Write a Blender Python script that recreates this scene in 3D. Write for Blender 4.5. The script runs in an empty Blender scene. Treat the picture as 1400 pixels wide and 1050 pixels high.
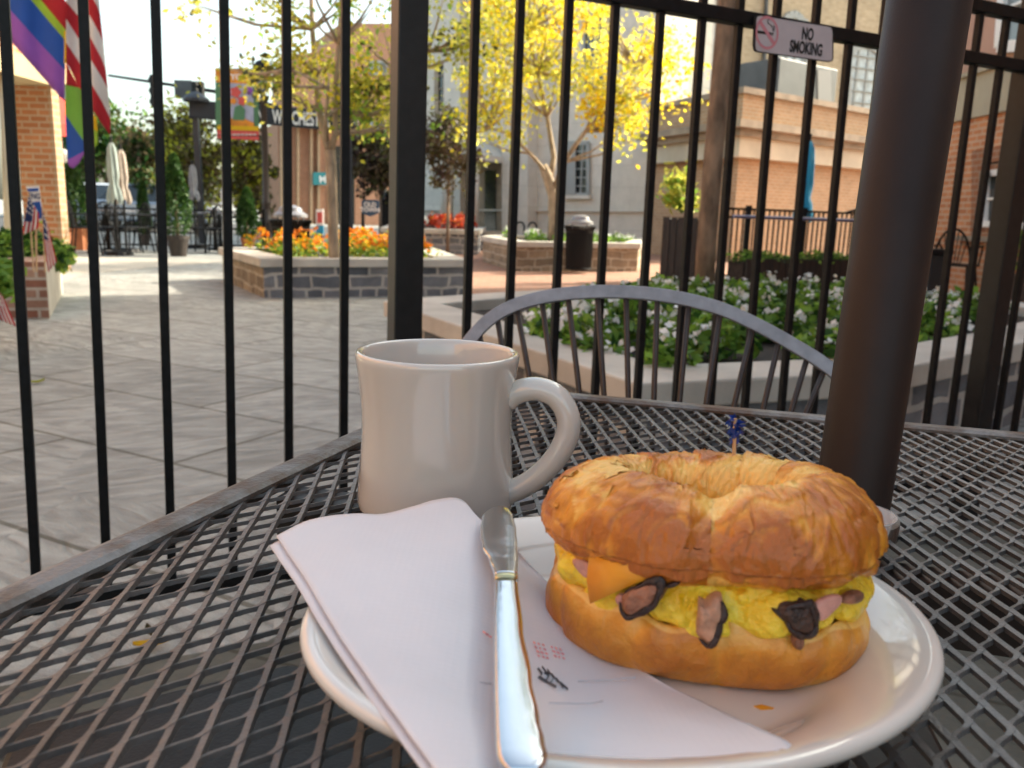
import bpy, math, random
import numpy as np
from mathutils import Vector, Matrix, noise
R_ = math.radians
rnd = random.Random(7)
sc = bpy.context.scene
# ------------------------------------------------------------------ camera, sky, sun, exposure
F = 1130.0; ROLL = 1.8; HY = 293.0; ZC = 0.875          # focal length in photo pixels, roll, horizon row, eye height
PITCH = math.atan((525 - HY) / F)
fwd = Vector((0, math.cos(PITCH), -math.sin(PITCH))); up0 = Vector((0, math.sin(PITCH), math.cos(PITCH))); rt0 = Vector((1, 0, 0))
r = R_(ROLL)
RT = math.cos(r) * rt0 + math.sin(r) * up0; UP = math.cos(r) * up0 - math.sin(r) * rt0
CAM = Vector((0, 0, ZC))
cd = bpy.data.cameras.new('camera'); cam = bpy.data.objects.new('camera', cd); sc.collection.objects.link(cam)
cam.matrix_world = Matrix(((RT.x, UP.x, -fwd.x, CAM.x), (RT.y, UP.y, -fwd.y, CAM.y), (RT.z, UP.z, -fwd.z, CAM.z), (0, 0, 0, 1)))
cd.sensor_width = 36; cd.lens = F / 1400 * 36; cd.clip_start = 0.02; cd.clip_end = 2000
cd.dof.use_dof = True; cd.dof.focus_distance = 0.46; cd.dof.aperture_fstop = 17.0
sc.camera = cam
SUN_EL = 31; SUN_DIR = Vector((0.86, 0.50, 0)).normalized()
w = bpy.data.worlds.new('World'); sc.world = w; w.use_nodes = True
nt = w.node_tree; bg = nt.nodes['Background']; sky = nt.nodes.new('ShaderNodeTexSky'); sky.sky_type = 'NISHITA'
sky.sun_disc = False; sky.sun_elevation = R_(SUN_EL); sky.sun_rotation = math.atan2(SUN_DIR.x, SUN_DIR.y)
sky.air_density = 1.0; sky.dust_density = 4.0; sky.ozone_density = 0.6
hs = nt.nodes.new('ShaderNodeHueSaturation'); hs.inputs['Saturation'].default_value = 0.8
nt.links.new(sky.outputs[0], hs.inputs['Color']); tint = nt.nodes.new('ShaderNodeMix'); tint.data_type = 'RGBA'; tint.blend_type = 'MULTIPLY'; tint.inputs[0].default_value = 1; tint.inputs[7].default_value = (0.95, 1.0, 0.90, 1)
nt.links.new(hs.outputs[0], tint.inputs[6]); nt.links.new(tint.outputs[2], bg.inputs[0]); bg.inputs[1].default_value = 0.15
sl = bpy.data.lights.new('sun', 'SUN'); so = bpy.data.objects.new('sun', sl); sc.collection.objects.link(so)
sl.energy = 3.0; sl.angle = R_(0.6); sl.color = (1.0, 0.9, 0.74)
sd = Vector((SUN_DIR.x * math.cos(R_(SUN_EL)), SUN_DIR.y * math.cos(R_(SUN_EL)), math.sin(R_(SUN_EL))))
so.rotation_euler = sd.to_track_quat('Z', 'Y').to_euler(); so.location = sd * 40
sc.view_settings.view_transform = 'Standard'; sc.view_settings.look = 'None'; sc.view_settings.gamma = 1
sc.view_settings.exposure = 1.78
sc.cycles.max_bounces = 6; sc.cycles.transparent_max_bounces = 8; sc.cycles.caustics_reflective = False; sc.cycles.caustics_refractive = False
try: sc.cycles.use_denoising = True
except Exception: pass

# ------------------------------------------------------------------ measuring helpers
def ray(x, y): return fwd + RT * ((x - 700) / F) - UP * ((y - 525) / F)
def G(x, y, z=0.0):
    d = ray(x, y); return CAM + d * ((z - ZC) / d.z)
def P(x, y, dep):
    d = ray(x, y); return CAM + d * (dep / d.y)
def PL(x, y, pt, n):
    d = ray(x, y); return CAM + d * ((Vector(pt) - CAM).dot(n) / d.dot(n))
def V(x, y, A, B):                                       # vertical plane through plan points A, B
    n = Vector((B[1] - A[1], -(B[0] - A[0]), 0)); return PL(x, y, (A[0], A[1], 0), n)

# ------------------------------------------------------------------ materials
def nodes(m):
    m.use_nodes = True; return m.node_tree, m.node_tree.nodes, m.node_tree.links
def mat(name, col, rough=0.6, metal=0.0, var=0.0, scale=8.0, bump=0.0, bscale=None, coat=0.0, col2=None, transl=0.0, detail=4, sss=0.0, spec=0.5, stretch=None):
    m = bpy.data.materials.new(name); t, N, L = nodes(m); b = N['Principled BSDF']
    b.inputs['Base Color'].default_value = (*col, 1); b.inputs['Roughness'].default_value = rough; b.inputs['Metallic'].default_value = metal
    b.inputs['Coat Weight'].default_value = coat; b.inputs['Coat Roughness'].default_value = 0.05; b.inputs['Specular IOR Level'].default_value = spec
    if sss: b.inputs['Subsurface Weight'].default_value = sss; b.inputs['Subsurface Radius'].default_value = (0.01, 0.006, 0.003); b.inputs['Subsurface Scale'].default_value = 0.5
    co = N.new('ShaderNodeTexCoord'); src = co.outputs['Object']
    if stretch:
        mp = N.new('ShaderNodeMapping'); mp.inputs['Scale'].default_value = stretch; L.new(src, mp.inputs[0]); src = mp.outputs[0]
    if var or col2:
        n = N.new('ShaderNodeTexNoise'); n.inputs['Scale'].default_value = scale; n.inputs['Detail'].default_value = detail; L.new(src, n.inputs['Vector'])
        cr = N.new('ShaderNodeValToRGB'); L.new(n.outputs[0], cr.inputs[0])
        c1 = tuple(max(0, c * (1 - var)) for c in col); c2 = col2 if col2 else tuple(min(1, c * (1 + var)) for c in col)
        cr.color_ramp.elements[0].color = (*c1, 1); cr.color_ramp.elements[1].color = (*c2, 1)
        cr.color_ramp.elements[0].position = 0.33; cr.color_ramp.elements[1].position = 0.67
        L.new(cr.outputs[0], b.inputs['Base Color'])
    if bump:
        n2 = N.new('ShaderNodeTexNoise'); n2.inputs['Scale'].default_value = bscale or scale * 3; n2.inputs['Detail'].default_value = 5; L.new(src, n2.inputs['Vector'])
        bp = N.new('ShaderNodeBump'); bp.inputs['Strength'].default_value = bump; bp.inputs['Distance'].default_value = 0.01; L.new(n2.outputs[0], bp.inputs['Height']); L.new(bp.outputs[0], b.inputs['Normal'])
    if transl:
        tr = N.new('ShaderNodeBsdfTranslucent'); mx = N.new('ShaderNodeMixShader'); mx.inputs[0].default_value = transl
        tr.inputs[0].default_value = (*col, 1)
        L.new(b.outputs[0], mx.inputs[1]); L.new(tr.outputs[0], mx.inputs[2]); L.new(mx.outputs[0], N['Material Output'].inputs[0])
    return m
def brick(name, c1, c2, mortar, bw=0.21, bh=0.075, ms=0.012, rough=0.85, offset=0.5, rot=0.0, bump=0.4, var=0.25, squash=1.0, warp=0.0):
    m = bpy.data.materials.new(name); t, N, L = nodes(m); b = N['Principled BSDF']; b.inputs['Roughness'].default_value = rough; b.inputs['Specular IOR Level'].default_value = 0.25
    uv = N.new('ShaderNodeUVMap'); mp = N.new('ShaderNodeMapping'); mp.inputs['Rotation'].default_value = (0, 0, rot); L.new(uv.outputs[0], mp.inputs[0])
    src = mp.outputs[0]
    if warp:
        wn = N.new('ShaderNodeTexNoise'); wn.inputs['Scale'].default_value = 3.0; L.new(src, wn.inputs['Vector'])
        vm = N.new('ShaderNodeVectorMath'); vm.operation = 'MULTIPLY_ADD'; L.new(wn.outputs['Color'], vm.inputs[0]); vm.inputs[1].default_value = (warp, warp, warp); L.new(src, vm.inputs[2]); src = vm.outputs[0]
    br = N.new('ShaderNodeTexBrick'); L.new(src, br.inputs['Vector']); br.offset = offset; br.squash = squash; br.squash_frequency = 3
    br.inputs['Color1'].default_value = (*c1, 1); br.inputs['Color2'].default_value = (*c2, 1); br.inputs['Mortar'].default_value = (*mortar, 1)
    br.inputs['Scale'].default_value = 1; br.inputs['Brick Width'].default_value = bw; br.inputs['Row Height'].default_value = bh; br.inputs['Mortar Size'].default_value = ms; br.inputs['Mortar Smooth'].default_value = 0.2
    n = N.new('ShaderNodeTexNoise'); n.inputs['Scale'].default_value = 2.5; n.inputs['Detail'].default_value = 8; n.inputs['Roughness'].default_value = 0.7; L.new(uv.outputs[0], n.inputs['Vector'])
    mr = N.new('ShaderNodeMapRange'); mr.inputs['From Min'].default_value = 0.25; mr.inputs['From Max'].default_value = 0.75; mr.inputs['To Min'].default_value = 1 - var; mr.inputs['To Max'].default_value = 1 + var; L.new(n.outputs[0], mr.inputs[0])
    mm = N.new('ShaderNodeMix'); mm.data_type = 'RGBA'; mm.blend_type = 'MULTIPLY'; mm.inputs[0].default_value = 1; L.new(br.outputs['Color'], mm.inputs[6]); L.new(mr.outputs[0], mm.inputs[7]); L.new(mm.outputs[2], b.inputs['Base Color'])
    n2 = N.new('ShaderNodeTexNoise'); n2.inputs['Scale'].default_value = 40; n2.inputs['Detail'].default_value = 5; L.new(uv.outputs[0], n2.inputs['Vector'])
    ad = N.new('ShaderNodeMath'); ad.operation = 'MULTIPLY_ADD'; L.new(br.outputs['Fac'], ad.inputs[0]); ad.inputs[1].default_value = -1.0; L.new(n2.outputs[0], ad.inputs[2])
    bp = N.new('ShaderNodeBump'); bp.inputs['Strength'].default_value = bump; bp.inputs['Distance'].default_value = 0.01; L.new(ad.outputs[0], bp.inputs['Height']); L.new(bp.outputs[0], b.inputs['Normal'])
    return m
M = {}
M['iron'] = mat('black_painted_iron', (0.005, 0.005, 0.006), 0.45, var=0.5, scale=60, bump=0.08, bscale=300, spec=0.25)
M['post'] = mat('black_painted_post', (0.008, 0.008, 0.009), 0.4, var=0.3, scale=40, bump=0.06, bscale=300, spec=0.4)
M['bronze'] = mat('bronze_painted_pole', (0.024, 0.016, 0.014), 0.5, metal=0.0, spec=.22, var=0.12, scale=30, bump=0.04, bscale=900)
M['chairgrey'] = mat('grey_painted_steel', (0.25, 0.25, 0.275), 0.42, metal=0.3, var=0.15, scale=60, bump=0.05, bscale=400)
M['rod'] = mat('dark_brown_rod', (0.035, 0.024, 0.02), 0.4, metal=0.2, var=0.2, scale=80)
M['mesh'] = mat('worn_grey_paint', (0.135, 0.128, 0.125), 0.40, metal=0.3, var=0.3, scale=22, bump=0.15, bscale=700)
M['cer'] = mat('glazed_cream_ceramic', (0.62, 0.575, 0.525), 0.12, coat=1.0, var=0.03, scale=14, sss=0.04)
M['plate'] = mat('glazed_white_ceramic', (0.68, 0.645, 0.60), 0.12, coat=1.0, var=0.03, scale=14)
M['paper'] = mat('white_napkin_paper', (0.78, 0.76, 0.79), 0.9, var=0.02, scale=30, bump=0.06, bscale=260, transl=0.12)
def emboss(m):
    t, N, L = nodes(m); co = N.new('ShaderNodeTexCoord'); v = N.new('ShaderNodeTexVoronoi'); v.inputs['Scale'].default_value = 420; v.inputs['Randomness'].default_value = .15; L.new(co.outputs['Object'], v.inputs['Vector'])
    n = N.new('ShaderNodeTexNoise'); n.inputs['Scale'].default_value = 38; n.inputs['Detail'].default_value = 3; L.new(co.outputs['Object'], n.inputs['Vector']); a = N.new('ShaderNodeMath'); a.operation = 'MULTIPLY_ADD'; L.new(v.outputs['Distance'], a.inputs[0]); a.inputs[1].default_value = .12; L.new(n.outputs[0], a.inputs[2])
    b = N.new('ShaderNodeBump'); b.inputs['Strength'].default_value = .45; b.inputs['Distance'].default_value = .0018; L.new(a.outputs[0], b.inputs['Height']); L.new(b.outputs[0], N['Principled BSDF'].inputs['Normal'])
emboss(M['paper'])
M['steel'] = mat('polished_stainless', (0.62, 0.63, 0.66), 0.13, metal=1.0, bump=0.02, bscale=90)
M['gold'] = mat('brass_band', (0.60, 0.53, 0.30), 0.3, metal=0.9)
M['redink'] = mat('red_ink', (0.72, 0.32, 0.33), 0.9); M['blackink'] = mat('black_ink', (0.10, 0.10, 0.11), 0.9)
M['egg'] = mat('scrambled_egg', (1.0, 0.58, 0.010), 0.28, var=0.2, scale=60, bump=0.6, bscale=140, sss=0.12, col2=(1.0, 0.78, 0.07))
M['cheese'] = mat('cheddar', (0.82, 0.33, 0.02), 0.4, var=0.06, scale=60, sss=0.2)
M['ham'] = mat('pink_ham', (0.60, 0.30, 0.25), 0.42, var=0.2, scale=120, bump=0.2, bscale=400, sss=0.2)
M['bacon'] = mat('browned_bacon', (0.28, 0.12, 0.07), 0.4, var=0.5, scale=140, bump=0.4, bscale=400, sss=0.1)
M['rind'] = mat('dark_rind', (0.030, 0.014, 0.012), 0.35, var=0.4, scale=200, bump=0.3, bscale=500)
M['bluefoil'] = mat('blue_cellophane', (0.012, 0.05, 0.30), 0.3, transl=0.2); M['wood'] = mat('toothpick_wood', (0.55, 0.36, 0.2), 0.7)
M['white'] = mat('white_paint', (0.78, 0.77, 0.74), 0.5, var=0.04, scale=5); M['signwhite'] = mat('pinkish_white_plastic', (0.52, 0.45, 0.47), 0.35, var=0.05, scale=20)
M['pink'] = mat('faded_red_print', (0.62, 0.23, 0.27), 0.4); M['blackprint'] = mat('black_print', (0.01, 0.01, 0.011), 0.5)
M['cop'] = mat('cast_stone_coping', (0.50, 0.46, 0.40), 0.85, var=0.16, scale=3.5, bump=0.25, bscale=60, detail=9, col2=(0.58, 0.54, 0.47))
M['bluestone'] = brick('grey_fieldstone', (0.10, 0.108, 0.125), (0.25, 0.245, 0.25), (0.44, 0.41, 0.37), 0.36, 0.135, 0.016, var=0.5, bump=0.8, squash=0.5, warp=0.11, offset=.37)
M['brownstone'] = brick('brown_fieldstone', (0.20, 0.155, 0.11), (0.32, 0.24, 0.16), (0.42, 0.36, 0.28), 0.34, 0.13, 0.014, var=0.5, bump=0.8, squash=0.5, warp=0.1, offset=.37)
M['redbrick'] = brick('orange_red_brick', (0.42, 0.165, 0.075), (0.52, 0.225, 0.105), (0.50, 0.36, 0.25), var=0.18)
M['oldbrick'] = brick('old_mixed_brick', (0.22, 0.09, 0.06), (0.40, 0.26, 0.19), (0.42, 0.36, 0.30), var=0.35)
M['tanbrick'] = brick('tan_orange_brick', (0.40, 0.24, 0.13), (0.46, 0.285, 0.165), (0.46, 0.35, 0.25), var=0.18)
M['buffbrick'] = brick('buff_brick', (0.42, 0.31, 0.19), (0.52, 0.40, 0.26), (0.44, 0.36, 0.26), var=0.2)
M['farbrick'] = brick('brown_red_brick', (0.46, 0.215, 0.125), (0.54, 0.26, 0.155), (0.36, 0.24, 0.17), var=0.15)
M['limestone'] = brick('limestone_ashlar', (0.60, 0.555, 0.485), (0.65, 0.605, 0.535), (0.52, 0.475, 0.41), 1.1, 0.55, 0.008, var=0.14, bump=0.2)
M['cream'] = mat('cream_stone', (0.55, 0.48, 0.37), 0.8, var=0.14, scale=1.6, bump=0.2, bscale=40, detail=8)
M['stonetrim'] = mat('weathered_stone', (0.30, 0.235, 0.17), 0.85, var=0.3, scale=2.5, bump=0.4, bscale=30, detail=8)
M['glass'] = mat('window_glass', (0.16, 0.19, 0.20), 0.08, spec=0.8); M['darkglass'] = mat('dark_window_glass', (0.02, 0.025, 0.028), 0.07, spec=0.8)
M['leadglass'] = mat('leaded_glass', (0.42, 0.46, 0.47), 0.25, var=0.25, scale=5)
M['greyframe'] = mat('grey_window_paint', (0.32, 0.33, 0.32), 0.6)
M['wooddark'] = mat('dark_stained_boards', (0.030, 0.022, 0.018), 0.6, var=0.4, scale=6, stretch=(6, 6, 0.6), bump=0.3)
M['soil'] = mat('dark_soil', (0.035, 0.026, 0.02), 0.95, var=0.4, scale=20, bump=0.8, bscale=60)
M['bark'] = mat('grey_brown_bark', (0.20, 0.135, 0.09), 0.9, var=0.45, scale=14, bump=0.9, bscale=40, stretch=(1, 1, 0.35))
M['palebark'] = mat('pale_bark', (0.34, 0.26, 0.18), 0.85, var=0.35, scale=14, bump=0.6, bscale=50, stretch=(1, 1, 0.4))
M['terra'] = mat('terracotta', (0.42, 0.15, 0.06), 0.8, var=0.15, scale=6)
def leafm(name, c, tr=0.35, rough=0.55): return mat(name, c, rough, var=0.25, scale=2.0, transl=tr, spec=0.3)
M['lf_g1'] = leafm('leaf_mid_green', (0.14, 0.27, 0.04)); M['lf_g2'] = leafm('leaf_dark_green', (0.03, 0.085, 0.016)); M['lf_g3'] = leafm('leaf_bright_green', (0.26, 0.44, 0.06), 0.45)
M['lf_y1'] = leafm('leaf_yellow', (0.86, 0.70, 0.04), 0.6); M['lf_y2'] = leafm('leaf_gold', (0.80, 0.52, 0.02), 0.55); M['lf_y3'] = leafm('leaf_lemon', (0.86, 0.82, 0.16), 0.6); M['lf_yg'] = leafm('leaf_yellow_green', (0.46, 0.47, 0.05), 0.55)
M['lf_b1'] = leafm('leaf_brown', (0.12, 0.085, 0.035), 0.3); M['lf_b2'] = leafm('leaf_olive', (0.10, 0.10, 0.03), 0.3); M['lf_b3'] = leafm('leaf_purple_brown', (0.085, 0.05, 0.04), 0.3)
M['lf_d'] = leafm('leaf_conifer', (0.03, 0.075, 0.016), 0.2); M['lf_d2'] = leafm('leaf_conifer_light', (0.06, 0.13, 0.022), 0.2)
M['pet_w'] = leafm('petal_white', (0.80, 0.82, 0.80), 0.3); M['pet_o'] = leafm('petal_orange', (0.78, 0.24, 0.015), 0.4); M['pet_y'] = leafm('petal_yellow', (0.80, 0.46, 0.02), 0.4); M['pet_r'] = leafm('petal_red', (0.50, 0.06, 0.025), 0.35)
for k, c in dict(red=(0.52, 0.03, 0.045), flagwhite=(0.74, 0.72, 0.70), navy=(0.03, 0.055, 0.17), purple=(0.36, 0.14, 0.55), blue=(0.03, 0.13, 0.50), green=(0.22, 0.52, 0.10), yellow=(0.80, 0.55, 0.02), lime=(0.40, 0.60, 0.07)).items():
    M['fl_' + k] = mat('cloth_' + k, c, 0.85, var=0.06, scale=9, transl=0.35, bump=0.1, bscale=400)
M['awning'] = mat('red_awning_canvas', (0.55, 0.06, 0.04), 0.8, var=0.1, scale=3, transl=0.25)
M['teal'] = mat('teal_sign', (0.03, 0.22, 0.24), 0.5); M['signblue'] = mat('dark_blue_sign', (0.02, 0.055, 0.11), 0.5); M['gantry'] = mat('black_blue_sign', (0.012, 0.016, 0.024), 0.5)
M['umb_b'] = mat('blue_canvas', (0.02, 0.27, 0.45), 0.8, var=0.1, scale=10, transl=0.2); M['umb_g'] = mat('pale_green_canvas', (0.36, 0.43, 0.40), 0.8, var=0.1, scale=10, transl=0.2); M['umb_p'] = mat('cream_plaid_canvas', (0.50, 0.42, 0.35), 0.8, var=0.25, scale=40, transl=0.2); M['umb_y'] = mat('grey_canvas', (0.30, 0.31, 0.33), 0.8, var=0.1, scale=10, transl=0.2)
M['bn_o'] = mat('banner_orange', (0.72, 0.28, 0.03), 0.7, var=0.3, scale=9, transl=0.2); M['bn_g'] = mat('banner_green', (0.09, 0.23, 0.12), 0.7, transl=0.2); M['bn_l'] = mat('banner_lilac', (0.40, 0.44, 0.58), 0.7, var=0.15, scale=8, transl=0.2); M['bn_r'] = mat('banner_red', (0.62, 0.10, 0.09), 0.7, transl=0.2)
M['soffit'] = mat('beige_soffit', (0.44, 0.34, 0.19), 0.8, var=0.08, scale=2); M['plaster'] = mat('brown_pink_stucco', (0.42, 0.25, 0.185), 0.85, var=0.06, scale=3, bump=0.1, bscale=80); M['khaki'] = mat('khaki_stone_band', (0.37, 0.33, 0.24), 0.85, var=0.08, scale=3)
M['acgrey'] = mat('grey_sheet_metal', (0.075, 0.078, 0.082), 0.5, metal=0.2, var=0.15, scale=3)
M['carw'] = mat('white_car_paint', (0.72, 0.73, 0.74), 0.25, coat=0.6); M['cars'] = mat('silver_blue_car_paint', (0.20, 0.25, 0.32), 0.25, metal=0.4, coat=0.6); M['tyre'] = mat('tyre_rubber', (0.015, 0.015, 0.015), 0.8); M['rim'] = mat('alloy', (0.45, 0.45, 0.46), 0.3, metal=0.8)
M['globe'] = mat('white_globe_glass', (0.75, 0.74, 0.70), 0.3, transl=0.4)
M['clear'] = bpy.data.materials.new('clear_plastic'); _t, _N, _L = nodes(M['clear']); _b = _N['Principled BSDF']; _b.inputs['Base Color'].default_value = (.8, .8, .8, 1); _b.inputs['Roughness'].default_value = 0.08; _b.inputs['Alpha'].default_value = .35
M['asph'] = mat('asphalt', (0.06, 0.06, 0.062), 0.9, var=0.2, scale=4, bump=0.4, bscale=90)
M['pave'] = brick('brick_paving', (0.34, 0.17, 0.115), (0.42, 0.235, 0.16), (0.34, 0.25, 0.19), 0.2, 0.1, 0.006, var=0.22, bump=0.3)
M['conc'] = mat('concrete_walk', (0.42, 0.38, 0.32), 0.9, var=0.12, scale=2.5, bump=0.2, bscale=70, detail=9)
def flag_stone():
    m = brick('bluestone_paving', (0.30, 0.30, 0.28), (0.375, 0.375, 0.35), (0.16, 0.155, 0.13), 1.15, 0.62, 0.010, rot=R_(28), var=0.16, bump=0.35, rough=0.8)
    t, N, L = nodes(m); b = N['Principled BSDF']; uv = N.new('ShaderNodeUVMap')
    mp = N.new('ShaderNodeMapping'); mp.inputs['Scale'].default_value = (3.0, 10.0, 1); mp.inputs['Rotation'].default_value = (0, 0, R_(-14)); L.new(uv.outputs[0], mp.inputs[0])
    n = N.new('ShaderNodeTexNoise'); n.inputs['Scale'].default_value = 1.7; n.inputs['Detail'].default_value = 6; n.inputs['Distortion'].default_value = 0.9
    vo = N.new('ShaderNodeTexVoronoi'); vo.inputs['Scale'].default_value = 1.1; L.new(uv.outputs[0], vo.inputs['Vector']); sepc = N.new('ShaderNodeSeparateColor'); L.new(vo.outputs['Color'], sepc.inputs[0])
    am = N.new('ShaderNodeMapRange'); am.inputs['To Min'].default_value = -0.75; am.inputs['To Max'].default_value = 0.75; L.new(sepc.outputs[0], am.inputs[0])
    vr = N.new('ShaderNodeVectorRotate'); vr.rotation_type = 'Z_AXIS'; L.new(uv.outputs[0], vr.inputs['Vector']); L.new(am.outputs[0], vr.inputs['Angle']); L.new(vr.outputs[0], mp.inputs[0]); L.new(mp.outputs[0], n.inputs['Vector'])
    bp = N.new('ShaderNodeBump'); bp.inputs['Strength'].default_value = 0.8; bp.inputs['Distance'].default_value = 0.035; L.new(n.outputs[0], bp.inputs['Height'])
    old = b.inputs['Normal'].links[0].from_socket; L.new(old, bp.inputs['Normal']); L.new(bp.outputs[0], b.inputs['Normal'])
    n3 = N.new('ShaderNodeTexNoise'); n3.inputs['Scale'].default_value = 320; n3.inputs['Detail'].default_value = 2; L.new(uv.outputs[0], n3.inputs['Vector'])
    oc = b.inputs['Base Color'].links[0].from_socket
    mr = N.new('ShaderNodeMapRange'); mr.inputs['From Min'].default_value = 0.3; mr.inputs['From Max'].default_value = 0.72; mr.inputs['To Min'].default_value = 0.8; mr.inputs['To Max'].default_value = 1.2; L.new(n3.outputs[0], mr.inputs[0])
    mm = N.new('ShaderNodeMix'); mm.data_type = 'RGBA'; mm.blend_type = 'MULTIPLY'; mm.inputs[0].default_value = 1; L.new(oc, mm.inputs[6]); L.new(mr.outputs[0], mm.inputs[7])
    mr2 = N.new('ShaderNodeMapRange'); mr2.inputs['From Min'].default_value = 0.35; mr2.inputs['From Max'].default_value = 0.65; mr2.inputs['To Min'].default_value = 0.74; mr2.inputs['To Max'].default_value = 1.16; L.new(n.outputs[0], mr2.inputs[0])  # light and dark of the ripple relief also put into the stone colour
    m2 = N.new('ShaderNodeMix'); m2.data_type = 'RGBA'; m2.blend_type = 'MULTIPLY'; m2.inputs[0].default_value = 1; L.new(mm.outputs[2], m2.inputs[6]); L.new(mr2.outputs[0], m2.inputs[7]); L.new(m2.outputs[2], b.inputs['Base Color'])
    return m
M['flag'] = flag_stone()
M['terr'] = brick('shaded_terrace_paving', (0.105, 0.102, 0.085), (0.15, 0.145, 0.12), (0.07, 0.065, 0.05), 0.62, 0.41, 0.006, rot=R_(20), var=0.4, bump=0.6, rough=0.85)  # terrace paving, its colour darkened to hold the shade under the table
def rusty():
    m = mat('grey_paint_with_rust', (0.10, 0.10, 0.105), 0.5, metal=0.3, bump=0.2, bscale=300); t, N, L = nodes(m); b = N['Principled BSDF']
    co = N.new('ShaderNodeTexCoord'); n = N.new('ShaderNodeTexNoise'); n.inputs['Scale'].default_value = 16; n.inputs['Detail'].default_value = 7; n.inputs['Roughness'].default_value = 0.65; L.new(co.outputs['Object'], n.inputs['Vector'])
    cr = N.new('ShaderNodeValToRGB'); e = cr.color_ramp.elements; e[0].position = 0.42; e[0].color = (0.20, 0.195, 0.195, 1); e[1].position = 0.60; e[1].color = (0.10, 0.055, 0.035, 1)
    x = cr.color_ramp.elements.new(0.50); x.color = (0.13, 0.115, 0.105, 1); L.new(n.outputs[0], cr.inputs[0]); L.new(cr.outputs[0], b.inputs['Base Color']); return m
M['rust'] = rusty()

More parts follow.
